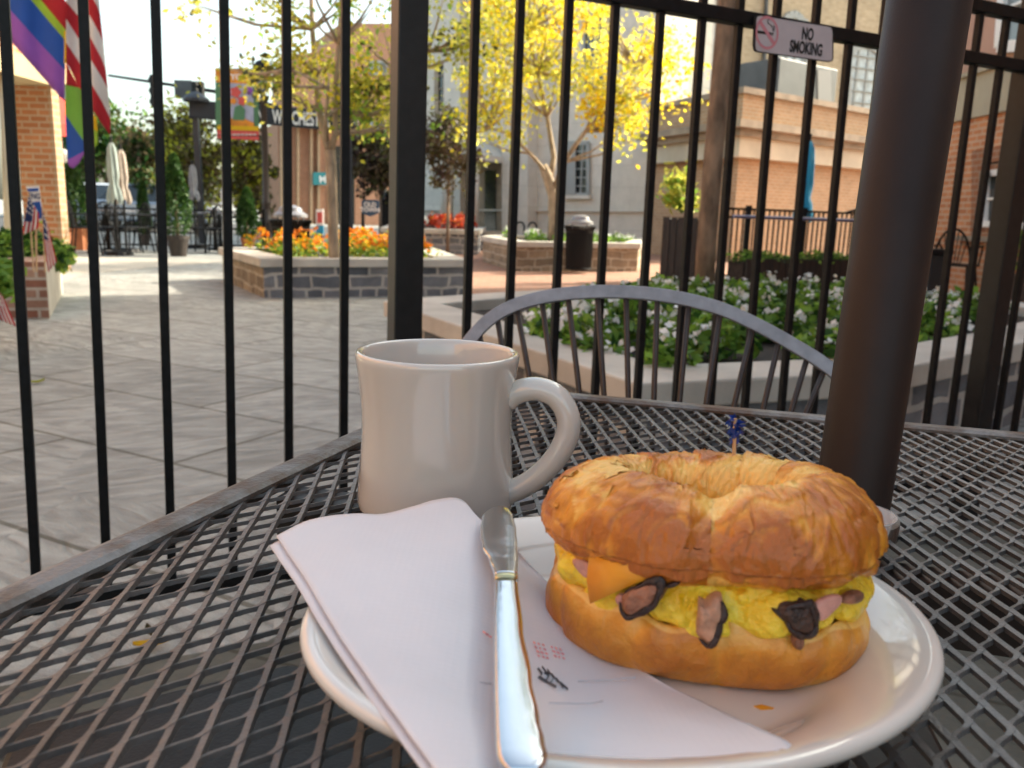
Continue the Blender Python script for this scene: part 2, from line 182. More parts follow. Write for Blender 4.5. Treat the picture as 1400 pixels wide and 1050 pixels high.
# ------------------------------------------------------------------ mesh builder
class MB:
    def __init__(s): s.v = []; s.f = []; s.m = []
    def add(s, vs, fs, mi=0):
        o = len(s.v); s.v += [tuple(p) for p in vs]; s.f += [tuple(i + o for i in q) for q in fs]; s.m += [mi] * len(fs); return s
    def box(s, c, size, rz=0.0, mi=0):
        c = Vector(c); ca, sa = math.cos(rz), math.sin(rz); vs = []
        for z in (-.5, .5):
            for (x, y) in ((-.5, -.5), (.5, -.5), (.5, .5), (-.5, .5)):
                X, Y = x * size[0], y * size[1]; vs.append(c + Vector((X * ca - Y * sa, X * sa + Y * ca, z * size[2])))
        return s.add(vs, [(3, 2, 1, 0), (4, 5, 6, 7), (0, 1, 5, 4), (1, 2, 6, 5), (2, 3, 7, 6), (3, 0, 4, 7)], mi)
    def beam(s, a, b, w, h, mi=0, side=None):
        a, b = Vector(a), Vector(b); d = (b - a).normalized(); q = Vector(side) if side else (Vector((0, 0, 1)) if abs(d.z) < .9 else Vector((0, 1, 0)))
        x = d.cross(q).normalized(); y = x.cross(d).normalized(); vs = []
        for p in (a, b):
            for (i, j) in ((-.5, -.5), (.5, -.5), (.5, .5), (-.5, .5)): vs.append(p + x * i * w + y * j * h)
        return s.add(vs, [(3, 2, 1, 0), (4, 5, 6, 7), (0, 1, 5, 4), (1, 2, 6, 5), (2, 3, 7, 6), (3, 0, 4, 7)], mi)
    def prism(s, pts, z0, z1, mi=0):
        n = len(pts); vs = [(p[0], p[1], z0) for p in pts] + [(p[0], p[1], z1) for p in pts]
        ar = sum(pts[i][0] * pts[(i + 1) % n][1] - pts[(i + 1) % n][0] * pts[i][1] for i in range(n))
        fs = [tuple(range(n))[::-1], tuple(range(n, 2 * n))] + [(i, (i + 1) % n, n + (i + 1) % n, n + i) for i in range(n)]
        if ar < 0: fs = [f[::-1] for f in fs]
        return s.add(vs, fs, mi)
    def slab(s, pts, nrm, th, mi=0):                      # any flat outline, thickness th back along -nrm
        pts = [Vector(p) for p in pts]; nrm = Vector(nrm).normalized(); n = len(pts)
        ar = Vector((0, 0, 0))
        for i in range(n): ar += pts[i].cross(pts[(i + 1) % n])
        if ar.dot(nrm) < 0: pts = pts[::-1]
        vs = pts + [p - nrm * th for p in pts]
        return s.add(vs, [tuple(range(n)), tuple(range(2 * n - 1, n - 1, -1))] + [(i, n + i, n + (i + 1) % n, (i + 1) % n) for i in range(n)], mi)
    def tube(s, pts, rad, n=8, mi=0, closed=False, cap=True, flat=1.0, nrm=None):
        pts = [Vector(p) for p in pts]; k = len(pts)
        if not hasattr(rad, '__len__'): rad = [rad] * k
        vs = []; ref = None
        for i, p in enumerate(pts):
            a = pts[(i - 1) % k] if (closed or i > 0) else p; b = pts[(i + 1) % k] if (closed or i < k - 1) else p
            d = (b - a).normalized()
            if nrm is not None: x = d.cross(Vector(nrm)).normalized()
            else:
                if ref is None: ref = Vector((0, 0, 1)) if abs(d.z) < .8 else Vector((1, 0, 0))
                x = (ref - d * ref.dot(d)).normalized(); ref = x
            y = d.cross(x)
            for j in range(n):
                t = 2 * math.pi * j / n; vs.append(p + (x * math.cos(t) + y * math.sin(t) * flat) * rad[i])
        fs = [(i * n + j, i * n + (j + 1) % n, ((i + 1) % k) * n + (j + 1) % n, ((i + 1) % k) * n + j) for i in range(k if closed else k - 1) for j in range(n)]
        if cap and not closed: fs += [tuple(range(n))[::-1], tuple((k - 1) * n + j for j in range(n))]
        return s.add(vs, fs, mi)
    def lathe(s, prof, c=(0, 0, 0), n=48, mi=0, sx=1, sy=1, rz=0):
        k = len(prof); vs = []; c = Vector(c); ca, sa = math.cos(rz), math.sin(rz)
        for (rr, z) in prof:
            for j in range(n):
                t = 2 * math.pi * j / n; X, Y = rr * math.cos(t) * sx, rr * math.sin(t) * sy
                vs.append(c + Vector((X * ca - Y * sa, X * sa + Y * ca, z)))
        fs = [(i * n + j, i * n + (j + 1) % n, (i + 1) * n + (j + 1) % n, (i + 1) * n + j) for i in range(k - 1) for j in range(n)]
        return s.add(vs, fs, mi)
    def grid(s, rows, mi=0, mif=None, closed_u=False):
        h = len(rows); wd = len(rows[0]); vs = [p for q in rows for p in q]; o = len(s.v); s.v += [tuple(p) for p in vs]
        for i in range(h - 1):
            for j in range(wd if closed_u else wd - 1):
                j2 = (j + 1) % wd; s.f.append((o + i * wd + j, o + i * wd + j2, o + (i + 1) * wd + j2, o + (i + 1) * wd + j)); s.m.append(mif(i, j) if mif else mi)
        return s
    def build(s, name, mats, parent=None, smooth=False, bevel=0.0, solid=0.0, subd=0, autos=None, seg=2):
        me = bpy.data.meshes.new(name); me.from_pydata(s.v, [], s.f)
        if not isinstance(mats, (list, tuple)): mats = [mats]
        for m in mats: me.materials.append(m)
        me.polygons.foreach_set('material_index', np.array(s.m, dtype=np.int32))
        if smooth: me.polygons.foreach_set('use_smooth', np.ones(len(s.f), dtype=bool))
        uv = me.uv_layers.new(name='UVMap'); buf = np.zeros(len(me.loops) * 2)
        for p in me.polygons:
            n = p.normal
            if abs(n.z) > .7: fx = lambda q: (q.x, q.y)
            else:
                l = math.hypot(n.x, n.y); tx, ty = -n.y / l, n.x / l; fx = lambda q: (q.x * tx + q.y * ty, q.z)
            for li in p.loop_indices: buf[2 * li:2 * li + 2] = fx(me.vertices[me.loops[li].vertex_index].co)
        uv.data.foreach_set('uv', buf); me.update()
        return link(name, me, parent, bevel, solid, subd, autos, seg)
def link(name, me, parent=None, bevel=0.0, solid=0.0, subd=0, autos=None, seg=2):
    o = bpy.data.objects.new(name, me); sc.collection.objects.link(o)
    if parent: attach(o, parent)
    if solid: q = o.modifiers.new('solid', 'SOLIDIFY'); q.thickness = solid; q.offset = 0
    if subd: q = o.modifiers.new('subd', 'SUBSURF'); q.levels = subd; q.render_levels = subd
    if bevel: q = o.modifiers.new('bevel', 'BEVEL'); q.width = bevel; q.segments = seg; q.limit_method = 'ANGLE'; q.angle_limit = R_(40)
    return o
def attach(o, parent):
    o.parent = parent
    root = parent
    while root.parent: root = root.parent
    o.matrix_parent_inverse = Matrix.Translation(-root.location) if parent == root and root.type == 'EMPTY' else Matrix.Identity(4)
def tag(o, label=None, cat=None, group=None, kind=None):
    if label: o['label'] = label
    if cat: o['category'] = cat
    if group: o['group'] = group
    if kind: o['kind'] = kind
    return o
def thing(name, loc, label, cat, group=None):
    e = bpy.data.objects.new(name, None); e.empty_display_size = 0.05; sc.collection.objects.link(e); e.location = Vector(loc); return tag(e, label, cat, group)
def dup(root, loc, label=None, rz=None, scale=None):
    c = root.copy(); sc.collection.objects.link(c); c.location = Vector(loc)
    if label: c['label'] = label
    if rz is not None: c.rotation_euler = (0, 0, rz)
    if scale: c.scale = scale
    for ch in root.children:
        k = ch.copy(); sc.collection.objects.link(k); k.parent = c
        for g in ch.children:
            q = g.copy(); sc.collection.objects.link(q); q.parent = k
    return c
def cards(name, cen, size, mats, mi, seed, parent=None, updir=None, spread=1.0, aspect=0.55, droop=0.0):
    """many small leaf-shaped faces; cen Nx3"""
    rg = np.random.default_rng(seed); n = len(cen); sz = np.asarray(size) * rg.uniform(.6, 1.3, n)
    a = rg.normal(size=(n, 3)); a[:, 2] = a[:, 2] * spread - droop; a /= np.linalg.norm(a, axis=1)[:, None]
    if np.ndim(aspect): aspect = np.asarray(aspect)
    b = rg.normal(size=(n, 3)); b -= a * np.sum(a * b, 1)[:, None]; b /= np.linalg.norm(b, axis=1)[:, None]
    c = np.cross(a, b)
    a = a * sz[:, None]; b = b * (sz * aspect)[:, None]; c = c * (sz * .12)[:, None]
    vs = np.stack([cen - a * .5, cen + b * .5 + c, cen + a * .55, cen - b * .5 + c], 1).reshape(-1, 3)
    me = bpy.data.meshes.new(name); me.vertices.add(4 * n); me.vertices.foreach_set('co', vs.ravel())
    me.loops.add(4 * n); me.loops.foreach_set('vertex_index', np.arange(4 * n, dtype=np.int32))
    me.polygons.add(n); me.polygons.foreach_set('loop_start', np.arange(0, 4 * n, 4, dtype=np.int32)); 
    for m in mats: me.materials.append(m)
    me.polygons.foreach_set('material_index', np.asarray(mi, dtype=np.int32)); me.update(calc_edges=True); me.validate()
    return link(name, me, parent)
def clumpy(rg, cen, rad, nclump, nleaf, cl_r, shell=0.35, pw=3):
    """leaf centres gathered in clumps inside an ellipsoid"""
    d = rg.normal(size=(nclump, 3)); d /= np.linalg.norm(d, axis=1)[:, None]; q = (shell + (1 - shell) * rg.random(nclump) ** .6)
    cc = np.array(cen) + d * q[:, None] * np.array(rad); ids = rg.integers(0, nclump, nleaf)
    pos = cc[ids] + rg.normal(size=(nleaf, 3)) * cl_r * rg.uniform(.4, 1.2, nclump)[ids][:, None]
    return pos, ids, cc
def text(name, s, loc, size, xdir, updir, m, parent, squeeze=1.0, bold=0.0, ext=0.0006, fit=None):
    cu = bpy.data.curves.new(name, 'FONT'); cu.body = s; cu.size = size; cu.align_x = 'CENTER'; cu.align_y = 'CENTER'; cu.extrude = ext; cu.offset = bold; cu.materials.append(m); cu.space_line = 0.85
    tmp = bpy.data.objects.new(name, cu); sc.collection.objects.link(tmp); bpy.context.view_layer.update()
    me = bpy.data.meshes.new_from_object(tmp.evaluated_get(bpy.context.evaluated_depsgraph_get())); me.name = name
    bpy.data.objects.remove(tmp); bpy.data.curves.remove(cu)
    if not me.materials: me.materials.append(m)
    o = bpy.data.objects.new(name, me); sc.collection.objects.link(o)
    if fit: squeeze = fit / max(1e-6, max(v.co.x for v in me.vertices) - min(v.co.x for v in me.vertices))
    x = Vector(xdir).normalized(); y = Vector(updir); y = (y - x * y.dot(x)).normalized(); z = x.cross(y)
    mt = Matrix(((x.x * squeeze, y.x, z.x, loc[0]), (x.y * squeeze, y.y, z.y, loc[1]), (x.z * squeeze, y.z, z.z, loc[2]), (0, 0, 0, 1)))
    o.matrix_world = mt
    if parent:
        o.parent = parent; root = parent
        while root.parent: root = root.parent
        o.matrix_parent_inverse = Matrix.Translation(-root.location) if parent == root and root.type == 'EMPTY' else Matrix.Identity(4)
    return o
T = 0.72                                                  # table top height

# ================================================================== ground
def sheet(name, pts, z, m, kind='structure'):
    b = MB(); b.add([(p[0], p[1], z) for p in pts], [tuple(range(len(pts)))]); o = b.build(name, m)
    if o.data.polygons[0].normal.z < 0: o.data.flip_normals()
    return tag(o, kind=kind)
sheet('ground', [(-300, -60), (300, -60), (300, 700), (-300, 700)], 0, M['flag'])
a, b_ = G(560, 392), G(1400, 415)
sheet('pavement', [(-1.2, 9.6), (2.2, 7.0), (14, 6.0), (16, 26), (-3, 26), (-2.0, 12.5)], 0.004, M['pave'])
sheet('path', [G(-80, 640)[:2], G(-20, 435)[:2], G(112, 375)[:2], (-4.6, 13.2), (-12, 13.2), (-12, 1.5)], 0.004, M['conc'])
ft_ = lambda k: (-.8605 + .9164 * k, 1.4418 + .4001 * k)
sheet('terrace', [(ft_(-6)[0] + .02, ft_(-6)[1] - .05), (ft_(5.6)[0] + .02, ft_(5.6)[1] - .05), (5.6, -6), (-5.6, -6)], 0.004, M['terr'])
sheet('road', [(-60, 25), (60, 25), (60, 41), (-60, 41)], 0.004, M['asph'])

# ================================================================== buildings
def wallmb(A, B, z0, z1, th=0.3):
    """upright wall slab with its outer face on the plan line A-B (seen from the camera)"""
    A, B = Vector((A[0], A[1], 0)), Vector((B[0], B[1], 0)); n = Vector((B.y - A.y, -(B.x - A.x), 0)).normalized()
    if n.dot(CAM - A) < 0: n = -n
    m = MB(); m.prism([A, B, B - n * th, A - n * th], z0, z1); return m, n
def panel(px, A, B, n, out, th, m=None, mi=0):
    """flat panel given by photo pixel corners on plan line A-B, standing `out` proud of it"""
    m = m or MB(); pts = [V(x, y, A, B) + n * out for x, y in px]; m.slab(pts, n, th, mi); return m
def arch_px(x0, x1, ytop, yspring, ybot, k=10):
    c = (x0 + x1) / 2; h = (x1 - x0) / 2; pts = [(x0, ybot), (x0, yspring)]
    for i in range(1, k): t = math.pi * (1 - i / k); pts.append((c + h * math.cos(t), yspring - (yspring - ytop) * math.sin(t)))
    return pts + [(x1, yspring), (x1, ybot)]
def window(px, A, B, n, root, frame_m, glass_m, out=0.02, cols=2, rows=2, inset=0.12, fw=0.06, lead=False):
    """frame with sill (part), pane and glazing bars (sub-parts)"""
    w3 = [V(x, y, A, B) for x, y in px]; f = MB(); k = len(w3)
    for i in range(k): f.beam(w3[i] + n * (out + .03), w3[(i + 1) % k] + n * (out + .03), fw, 0.08, side=n)
    fo = f.build('window', frame_m, root)
    g = MB(); g.slab([p + n * (out + .012) for p in w3], n, 0.01); g.build('pane', glass_m, fo)
    xs = [p.dot((Vector((B[0] - A[0], B[1] - A[1], 0))).normalized()) for p in w3]; u = Vector((B[0] - A[0], B[1] - A[1], 0)).normalized()
    o = w3[0] - u * w3[0].dot(u); o.z = 0; z0, z1 = min(p.z for p in w3), max(p.z for p in w3); mu = MB()
    for i in range(1, cols): x = min(xs) + (max(xs) - min(xs)) * i / cols; mu.beam(o + u * x + Vector((0, 0, z0)) + n * (out + .025), o + u * x + Vector((0, 0, z1 - .06)) + n * (out + .025), fw * .45, 0.03, side=n)
    for i in range(1, rows): z = z0 + (z1 - z0) * i / rows; mu.beam(o + u * min(xs) + Vector((0, 0, z)) + n * (out + .025), o + u * max(xs) + Vector((0, 0, z)) + n * (out + .025), 0.03, fw * .5, side=n)
    if cols > 1 or rows > 1: mu.build('glazing_bar', frame_m, fo)
    return fo

# --- left building with brick pillar
lb = thing('corner_building', (-6, 8, 0), 'brick building at the left edge with beige soffit and red awning', 'building')
xr = P(72, 200, 10.5).x; pz = P(72, 118, 10.5).z
m = MB(); a = P(24, 200, 10.5); m.prism([(a.x, 10.5), (xr, 10.5), (xr, 10.62), (a.x, 10.62)], 0, pz); m.build('pillar', M['redbrick'], lb, bevel=0.008)
m = MB(); m.prism([(xr + .002, 10.47), (xr + .05, 10.47), (xr + .05, 10.63), (xr + .002, 10.63)], 0, pz); m.build('pillar_trim', M['tanbrick'], lb)
m = MB(); m.prism([(-16, -14), (xr + .1, -14), (xr + .1, 11.05), (-16, 11.05)], pz, pz + .25); m.build('soffit', M['soffit'], lb)
m = MB(); m.prism([(-16, -13.8), (xr, -13.8), (xr, 11.0), (-16, 11.0)], pz + .25, 6.5); m.build('upper_wall', M['redbrick'], lb)
m = MB(); m.prism([(-16, -14), (-8.4, -14), (-8.4, 10.6), (-16, 10.6)], 0, pz); m.build('shop_wall', M['white'], lb)
m = MB(); m.tube([(P(8, 300, 9.6).x, 9.6, 0), (P(5, 100, 9.6).x, 9.6, pz)], 0.05, 12); m.build('column', M['cream'], lb, smooth=True)
m = MB(); q0, q1 = P(70, 130, 11.6), P(88, 176, 11.6); m.slab([(q0.x, 11.1, q0.z), (q1.x, 11.1, q1.z + .06), (q1.x, 12.1, q1.z + .06), (q0.x, 12.1, q0.z)], (.6, 0, .8), .02); m.slab([(q1.x, 11.1, q1.z + .06), (q1.x, 11.1, q1.z - .1), (q1.x, 12.1, q1.z - .1), (q1.x, 12.1, q1.z + .06)], (1, 0, 0), .02); m.slab([(q0.x, 11.1, q0.z), (q1.x, 11.1, q1.z + .06), (q1.x, 11.1, q1.z - .1), (q0.x - .2, 11.1, q1.z - .1)], (0, -1, 0), .02); m.build('awning', M['awning'], lb)
lamp = thing('globe_lamp', P(87, 213, 12.6), 'white globe lamp hanging under the red awning', 'lamp'); m = MB(); m.lathe([(0.001, -.1), (.06, -.08), (.1, 0), (.06, .08), (.001, .1)], lamp.location, 16); m.build('globe', M['globe'], lamp, smooth=True); m = MB(); m.tube([lamp.location + Vector((0, 0, .1)), lamp.location + Vector((0, 0, .5))], .012, 6); m.build('bracket', M['iron'], lamp)

# --- far brick building behind the gantry
fa, fb = P(380, 200, 46), P(590, 200, 50); m, n = wallmb(fa, fb, 0, P(430, 172, 47).z, 6); fbd = thing('brick_office_building', fa, 'tall brown brick building with rounded top and pale upright fins beyond the crossing', 'building')
fbd.location.z = 0; m.build('lower_wall', M['farbrick'], fbd)
m = MB(); k = [(398, 172), (398, 78)] + [(398 + 62 * math.sin(t), 78 - 42 * (1 - math.cos(t))) for t in (0.3, .6, .9, 1.2, 1.57)] + [(590, 36), (590, 172)]
m.slab([V(x, y, fa, fb) + n * .9 for x, y in k], n, 6); m.build('upper_wall', M['farbrick'], fbd)
for x in (384, 406, 424, 434): panel([(x - 1.6, 330), (x - 1.6, 172), (x + 1.6, 172), (x + 1.6, 330)], fa, fb, n, .35, .35).build('fin', M['tanbrick'], fbd)
panel([(380, 173), (445, 176), (445, 171.5), (380, 168.5)], fa, fb, n, 1.1, .2).build('ledge', M['cream'], fbd)
for q in ((405, 208, 425, 211), (405, 239, 425, 242), (427, 206, 433, 209)): panel([(q[0], q[3]), (q[0], q[1]), (q[2], q[1]), (q[2], q[3])], fa, fb, n, .06, .06).build('brick_band', M['farbrick'], fbd)
for q in ((499, 88, 521, 104), (500, 164, 517, 192), (455, 120, 470, 150)): window([(q[0], q[3]), (q[0], q[1]), (q[2], q[1]), (q[2], q[3])], fa, fb, n, fbd, M['greyframe'], M['glass'], out=.95, fw=.12)
panel([(448, 330), (448, 200), (484, 200), (484, 330)], fa, fb, n, .12, .1).build('dark_glazing', M['darkglass'], fbd)
ts = thing('teal_sign', V(436, 243, fa, fb), 'small teal shop sign with white letters on the far brick building', 'sign'); panel([(425, 253), (425, 236), (446, 236), (446, 253)], fa, fb, n, .6, .2).build('board', M['teal'], ts); text('lettering', 'MY', V(441, 246, fa, fb) + n * .62, .5, (fb - fa), (0, 0, 1), M['white'], ts, bold=.01)

# --- limestone church
ca, cb = P(560, 260, 27), P(886, 260, 21.5); m, cn = wallmb(ca, cb, 0, 11, 5); ch = thing('stone_church', (ca.x, ca.y, 0), 'pale limestone building with arched window and small columned entrance behind the yellow tree', 'building'); m.build('wall', M['limestone'], ch)
panel([(560, 288), (560, 285.5), (886, 287.5), (886, 290)], ca, cb, cn, .1, .12).build('water_table', M['limestone'], ch)
panel([(700, 330), (700, -120), (735, -120), (735, 330)], ca, cb, cn, .45, .5).build('buttress', M['limestone'], ch)
panel([(618, 330), (618, -120), (640, -120), (640, 330)], ca, cb, cn, .35, .4).build('buttress', M['limestone'], ch)
panel([(648, 330), (648, 205), (694, 208), (694, 330)], ca, cb, cn, .02, .03).build('doorway_recess', M['stonetrim'], ch)
panel([(664, 326), (664, 232), (679, 233), (679, 326)], ca, cb, cn, .05, .03).build('door', M['darkglass'], ch)
for x in (655, 689):
    b0 = V(x, 322, ca, cb) + cn * 1.4; m = MB(); m.tube([(b0.x, b0.y, .35), (b0.x, b0.y, V(x, 222, ca, cb).z)], [.2, .17], 14); m.build('column', M['limestone'], ch, smooth=True)
m = MB(); pts = [V(x, y, ca, cb) + cn * 1.7 for x, y in ((645, 222), (645, 214), (672, 190), (701, 216), (701, 224))]; m.slab(pts, cn, 1.7); m.build('pediment', M['limestone'], ch)
for i in range(3):
    q0, q1 = V(646, 320, ca, cb), V(704, 320, ca, cb); k = 2.6 - i * .35; m = MB(); m.prism([(q0 + cn * k)[:2], (q1 + cn * k)[:2], (q1 + cn * .02)[:2], (q0 + cn * .02)[:2]], .13 * i, .13 * (i + 1)); m.build('step', M['cream'], ch)
window(arch_px(599, 618, 86, 100, 156), ca, cb, cn, ch, M['stonetrim'], M['darkglass'], cols=2, rows=4, fw=.16)
window([(777, 266), (777, 196), (806, 196), (806, 266)], ca, cb, cn, ch, M['greyframe'], M['darkglass'], cols=3, rows=6, fw=.1)
panel([(773, 272), (773, 267), (810, 267), (810, 272)], ca, cb, cn, .14, .14).build('sill', M['limestone'], ch); panel([(777, 266), (777, 196), (790, 196), (790, 266)], ca, cb, cn, .12, .03).build('shutter', M['greyframe'], ch)
for q in ((800, 20, 830, 120), (690, 20, 712, 120)): window([(q[0], q[3]), (q[0], q[1]), (q[2], q[1]), (q[2], q[3])], ca, cb, cn, ch, M['greyframe'], M['darkglass'], cols=2, rows=4, fw=.1)

# --- buff brick hall above the brick annexe
ha, hb = P(884, 100, 23), P(1330, 100, 29); m, hn = wallmb(ha, hb, 0, 12, 5); hl = thing('buff_brick_hall', (ha.x, ha.y, 0), 'buff brick hall with tall arched leaded windows rising behind the low brick annexe', 'building'); m.build('wall', M['buffbrick'], hl)
panel([(884, 200), (884, -80), (912, -80), (912, 200)], ha, hb, hn, .3, .3).build('stone_corner', M['limestone'], hl)
for q in ((914, 954, 25, 44, 140), (1064, 1102, 20, 60, 136), (1158, 1202, 62, 84, 170)): window(arch_px(*q), ha, hb, hn, hl, M['greyframe'], M['leadglass'], cols=4, rows=7, fw=.2)
panel([(976, 150), (976, -60), (998, -60), (998, 150)], ha, hb, hn, .22, .25).build('pilaster', M['buffbrick'], hl)
m = MB(); m.tube([V(1040, 128, ha, hb) + hn * .08, V(1046, -20, ha, hb) + hn * .08], .06, 8); m.build('downpipe', M['acgrey'], hl)

# --- low brick annexe with stone cornice
e0, e1, e2 = P(884, 200, 21.0), P(1011, 200, 17.6), P(1300, 200, 22.6); an = thing('brick_annexe', (e1.x, e1.y, 0), 'low tan brick annexe with weathered stone cornice and a cream band', 'building')
zt = V(1011, 127, e1, e2).z; zc1 = V(1011, 166, e1, e2).z; zc2 = V(1011, 186, e1, e2).z; zc3 = V(1011, 214, e1, e2).z
def ring(z0, z1, out, name, m):
    c = Vector((e1.x, e1.y, 0)); n0 = Vector((-(e1.y - e0.y), e1.x - e0.x, 0)).normalized(); n0 = n0 if n0.dot(CAM - e1) > 0 else -n0
    n1 = Vector((-(e2.y - e1.y), e2.x - e1.x, 0)).normalized(); n1 = n1 if n1.dot(CAM - e1) > 0 else -n1
    k = (n0 + n1) / (1 + n0.dot(n1)); b = MB(); b.prism([(e0 + n0 * out)[:2], (c + k * out)[:2], (e2 + n1 * out)[:2], (e2 - n1 * 4)[:2], (c - k * 4)[:2], (e0 - n0 * 2)[:2]], z0, z1); b.build(name, m, an); return n0, n1
n0, n1 = ring(0, zc3, -.25, 'wall', M['tanbrick']); ring(zc3, zc2, 0, 'cream_band', M['cream']); ring(zc2, zc2 + (zc1 - zc2) * .5, .14, 'moulding', M['stonetrim']); ring(zc2 + (zc1 - zc2) * .5, zc1, .32, 'cornice', M['stonetrim']); ring(zc1, zt, .0, 'parapet', M['tanbrick']); ring(zt, zt + .12, .1, 'parapet_coping', M['stonetrim'])
for x in (915, 945):
    p = V(x, 219, e0, e1) - n0 * .02; m = MB(); m.lathe([(.001, -.03), (.14, -.03), (.14, .01)], (p.x, p.y, zc3 - .01), 16); m.build('ceiling_light', M['lf_y3'], an)
ac = thing('rooftop_unit', (V(1150, 130, e1, e2) - n1 * 1.2), 'dark grey sheet metal equipment box on the annexe roof', 'rooftop unit')
m = MB(); q = [V(x, 150, e1, e2) - n1 * 1.0 for x in (1112, 1192)]; m.prism([q[0][:2], q[1][:2], (q[1] - n1 * 1.4)[:2], (q[0] - n1 * 1.4)[:2]], zt + .12, V(1180, 84, e1, e2).z); m.build('housing', M['acgrey'], ac, bevel=.02)
panel([(1170, 140), (1170, 88), (1188, 89), (1188, 142)], e1, e2, n1, -.98, .03).build('door', mat('pale_grey_door', (.20, .195, .19), .6), ac)

# --- right orange brick building
ra, rb = P(1200, 250, 13.6), P(1460, 250, 8.9); ra = ra + (rb - ra) * ((13.6 - 13.4) / (13.6 - 8.9)); rb = ra + (rb - ra).normalized() * 20; m, rn = wallmb(ra, rb, 0, V(1340, 160, ra, rb).z, 3); rbd = thing('orange_brick_shop', (ra.x, ra.y, 0), 'orange brick building at the right edge with khaki band and pinkish stucco upper storey', 'building'); m.build('brick_wall', M['redbrick'], rbd)
zk0, zk1 = V(1340, 160, ra, rb).z, V(1340, 102, ra, rb).z
for z0, z1, out, nm, mm_ in ((zk0, zk1, .05, 'band', M['khaki']), (zk1, zk1 + .05, .1, 'band_moulding', M['khaki']), (zk1 + .05, 9, .03, 'upper_wall', M['plaster'])):
    m = MB(); q = [Vector((p.x, p.y, 0)) for p in (ra, rb)]; m.prism([(q[0] + rn * out)[:2], (q[1] + rn * out)[:2], (q[1] - rn * 3)[:2], (q[0] - rn * 3)[:2]], z0, z1); m.build(nm, mm_, rbd)
panel([(1328, 322), (1330, 206), (1420, 190), (1420, 330)], ra, rb, rn, .012, .014).build('window_recess_shade', brick('recess_shade_brick', (.25, .10, .05), (.31, .13, .065), (.3, .2, .14)), rbd)  # flat panel, the recess shade is put into a darker wall brick
window([(1352, 306), (1356, 238), (1420, 230), (1420, 310)], ra, rb, rn, rbd, M['white'], M['darkglass'], cols=2, rows=2, fw=.07)
panel([(1315, 329), (1315, 322), (1420, 325), (1420, 334)], ra, rb, rn, .14, .14).build('sill', M['stonetrim'], rbd)
window([(1378, 64), (1386, -60), (1470, -90), (1470, 60)], ra, rb, rn, rbd, M['white'], M['glass'], out=.06, cols=2, rows=2, fw=.13)
lan = thing('wall_lantern', V(1362, 245, ra, rb) + rn * .15, 'black wall lantern beside the recessed shop window', 'lantern'); m = MB(); c = lan.location; m.lathe([(.001, .12), (.03, .1), (.07, .06), (.06, .055), (.045, -.07), (.001, -.09)], c, 8); m.build('lamp_body', M['stonetrim'], lan); m = MB(); m.tube([c + Vector((0, 0, .12)), c + Vector((0, 0, .17)), c - rn * .15 + Vector((0, 0, .2))], .012, 6); m.build('bracket', M['iron'], lan)

# ================================================================== planters, flowers, trees
def planter(name, outer, z0, z1, cz, lip, label, wall_m, parts=None, wth=0.30):
    """outline in plan -> stone wall, coping ring, soil"""
    pts = [Vector((p[0], p[1])) for p in outer]; k = len(pts); ar = sum(pts[i].x * pts[(i + 1) % k].y - pts[(i + 1) % k].x * pts[i].y for i in range(k))
    if ar < 0: pts.reverse()
    def off(d):
        o = []
        for i in range(k):
            a, b, c = pts[i - 1], pts[i], pts[(i + 1) % k]; e = (b - a).normalized(); f = (c - b).normalized(); n1_ = Vector((-e.y, e.x)); n2_ = Vector((-f.y, f.x)); s = (n1_ + n2_); s = s / max(.35, 1 + n1_.dot(n2_)); o.append(b + s * d)
        return o
    root = thing(name, (pts[0].x, pts[0].y, z0), label, 'planter'); o0, o1, w0 = pts, off(wth), off(lip)
    w1 = off(wth - .03)
    def ringmb(A, B, za, zb):
        b = MB(); vs = [(p.x, p.y, za) for p in A] + [(p.x, p.y, zb) for p in A] + [(p.x, p.y, zb) for p in B] + [(p.x, p.y, za) for p in B]; fs = []
        for i in range(k):
            j = (i + 1) % k; fs += [(i, j, k + j, k + i), (k + i, k + j, 2 * k + j, 2 * k + i), (2 * k + i, 2 * k + j, 3 * k + j, 3 * k + i), (3 * k + i, 3 * k + j, j, i)]
        return b.add(vs, fs)
    ringmb(w0, w1, z0, z1 - cz).build('stone_wall', wall_m, root); ringmb(o0, o1, z1 - cz, z1).build('coping', M['cop'], root, bevel=.008)
    b = MB(); b.prism([p[:] for p in off(wth - .01)], z0 + .02, z1 - .06); b.build('soil', M['soil'], root)
    return root, off(wth)
def inside(pts, x, y):
    c = False; n = len(pts)
    for i in range(n):
        a, b = pts[i], pts[i - 1]
        if (a[1] > y) != (b[1] > y) and x < (b[0] - a[0]) * (y - a[1]) / (b[1] - a[1]) + a[0]: c = not c
    return c
def scatter(rg, poly, n):
    xs = [p[0] for p in poly]; ys = [p[1] for p in poly]; out = []
    while len(out) < n:
        x, y = rg.uniform(min(xs), max(xs)), rg.uniform(min(ys), max(ys))
        if inside(poly, x, y): out.append((x, y))
    return np.array(out)
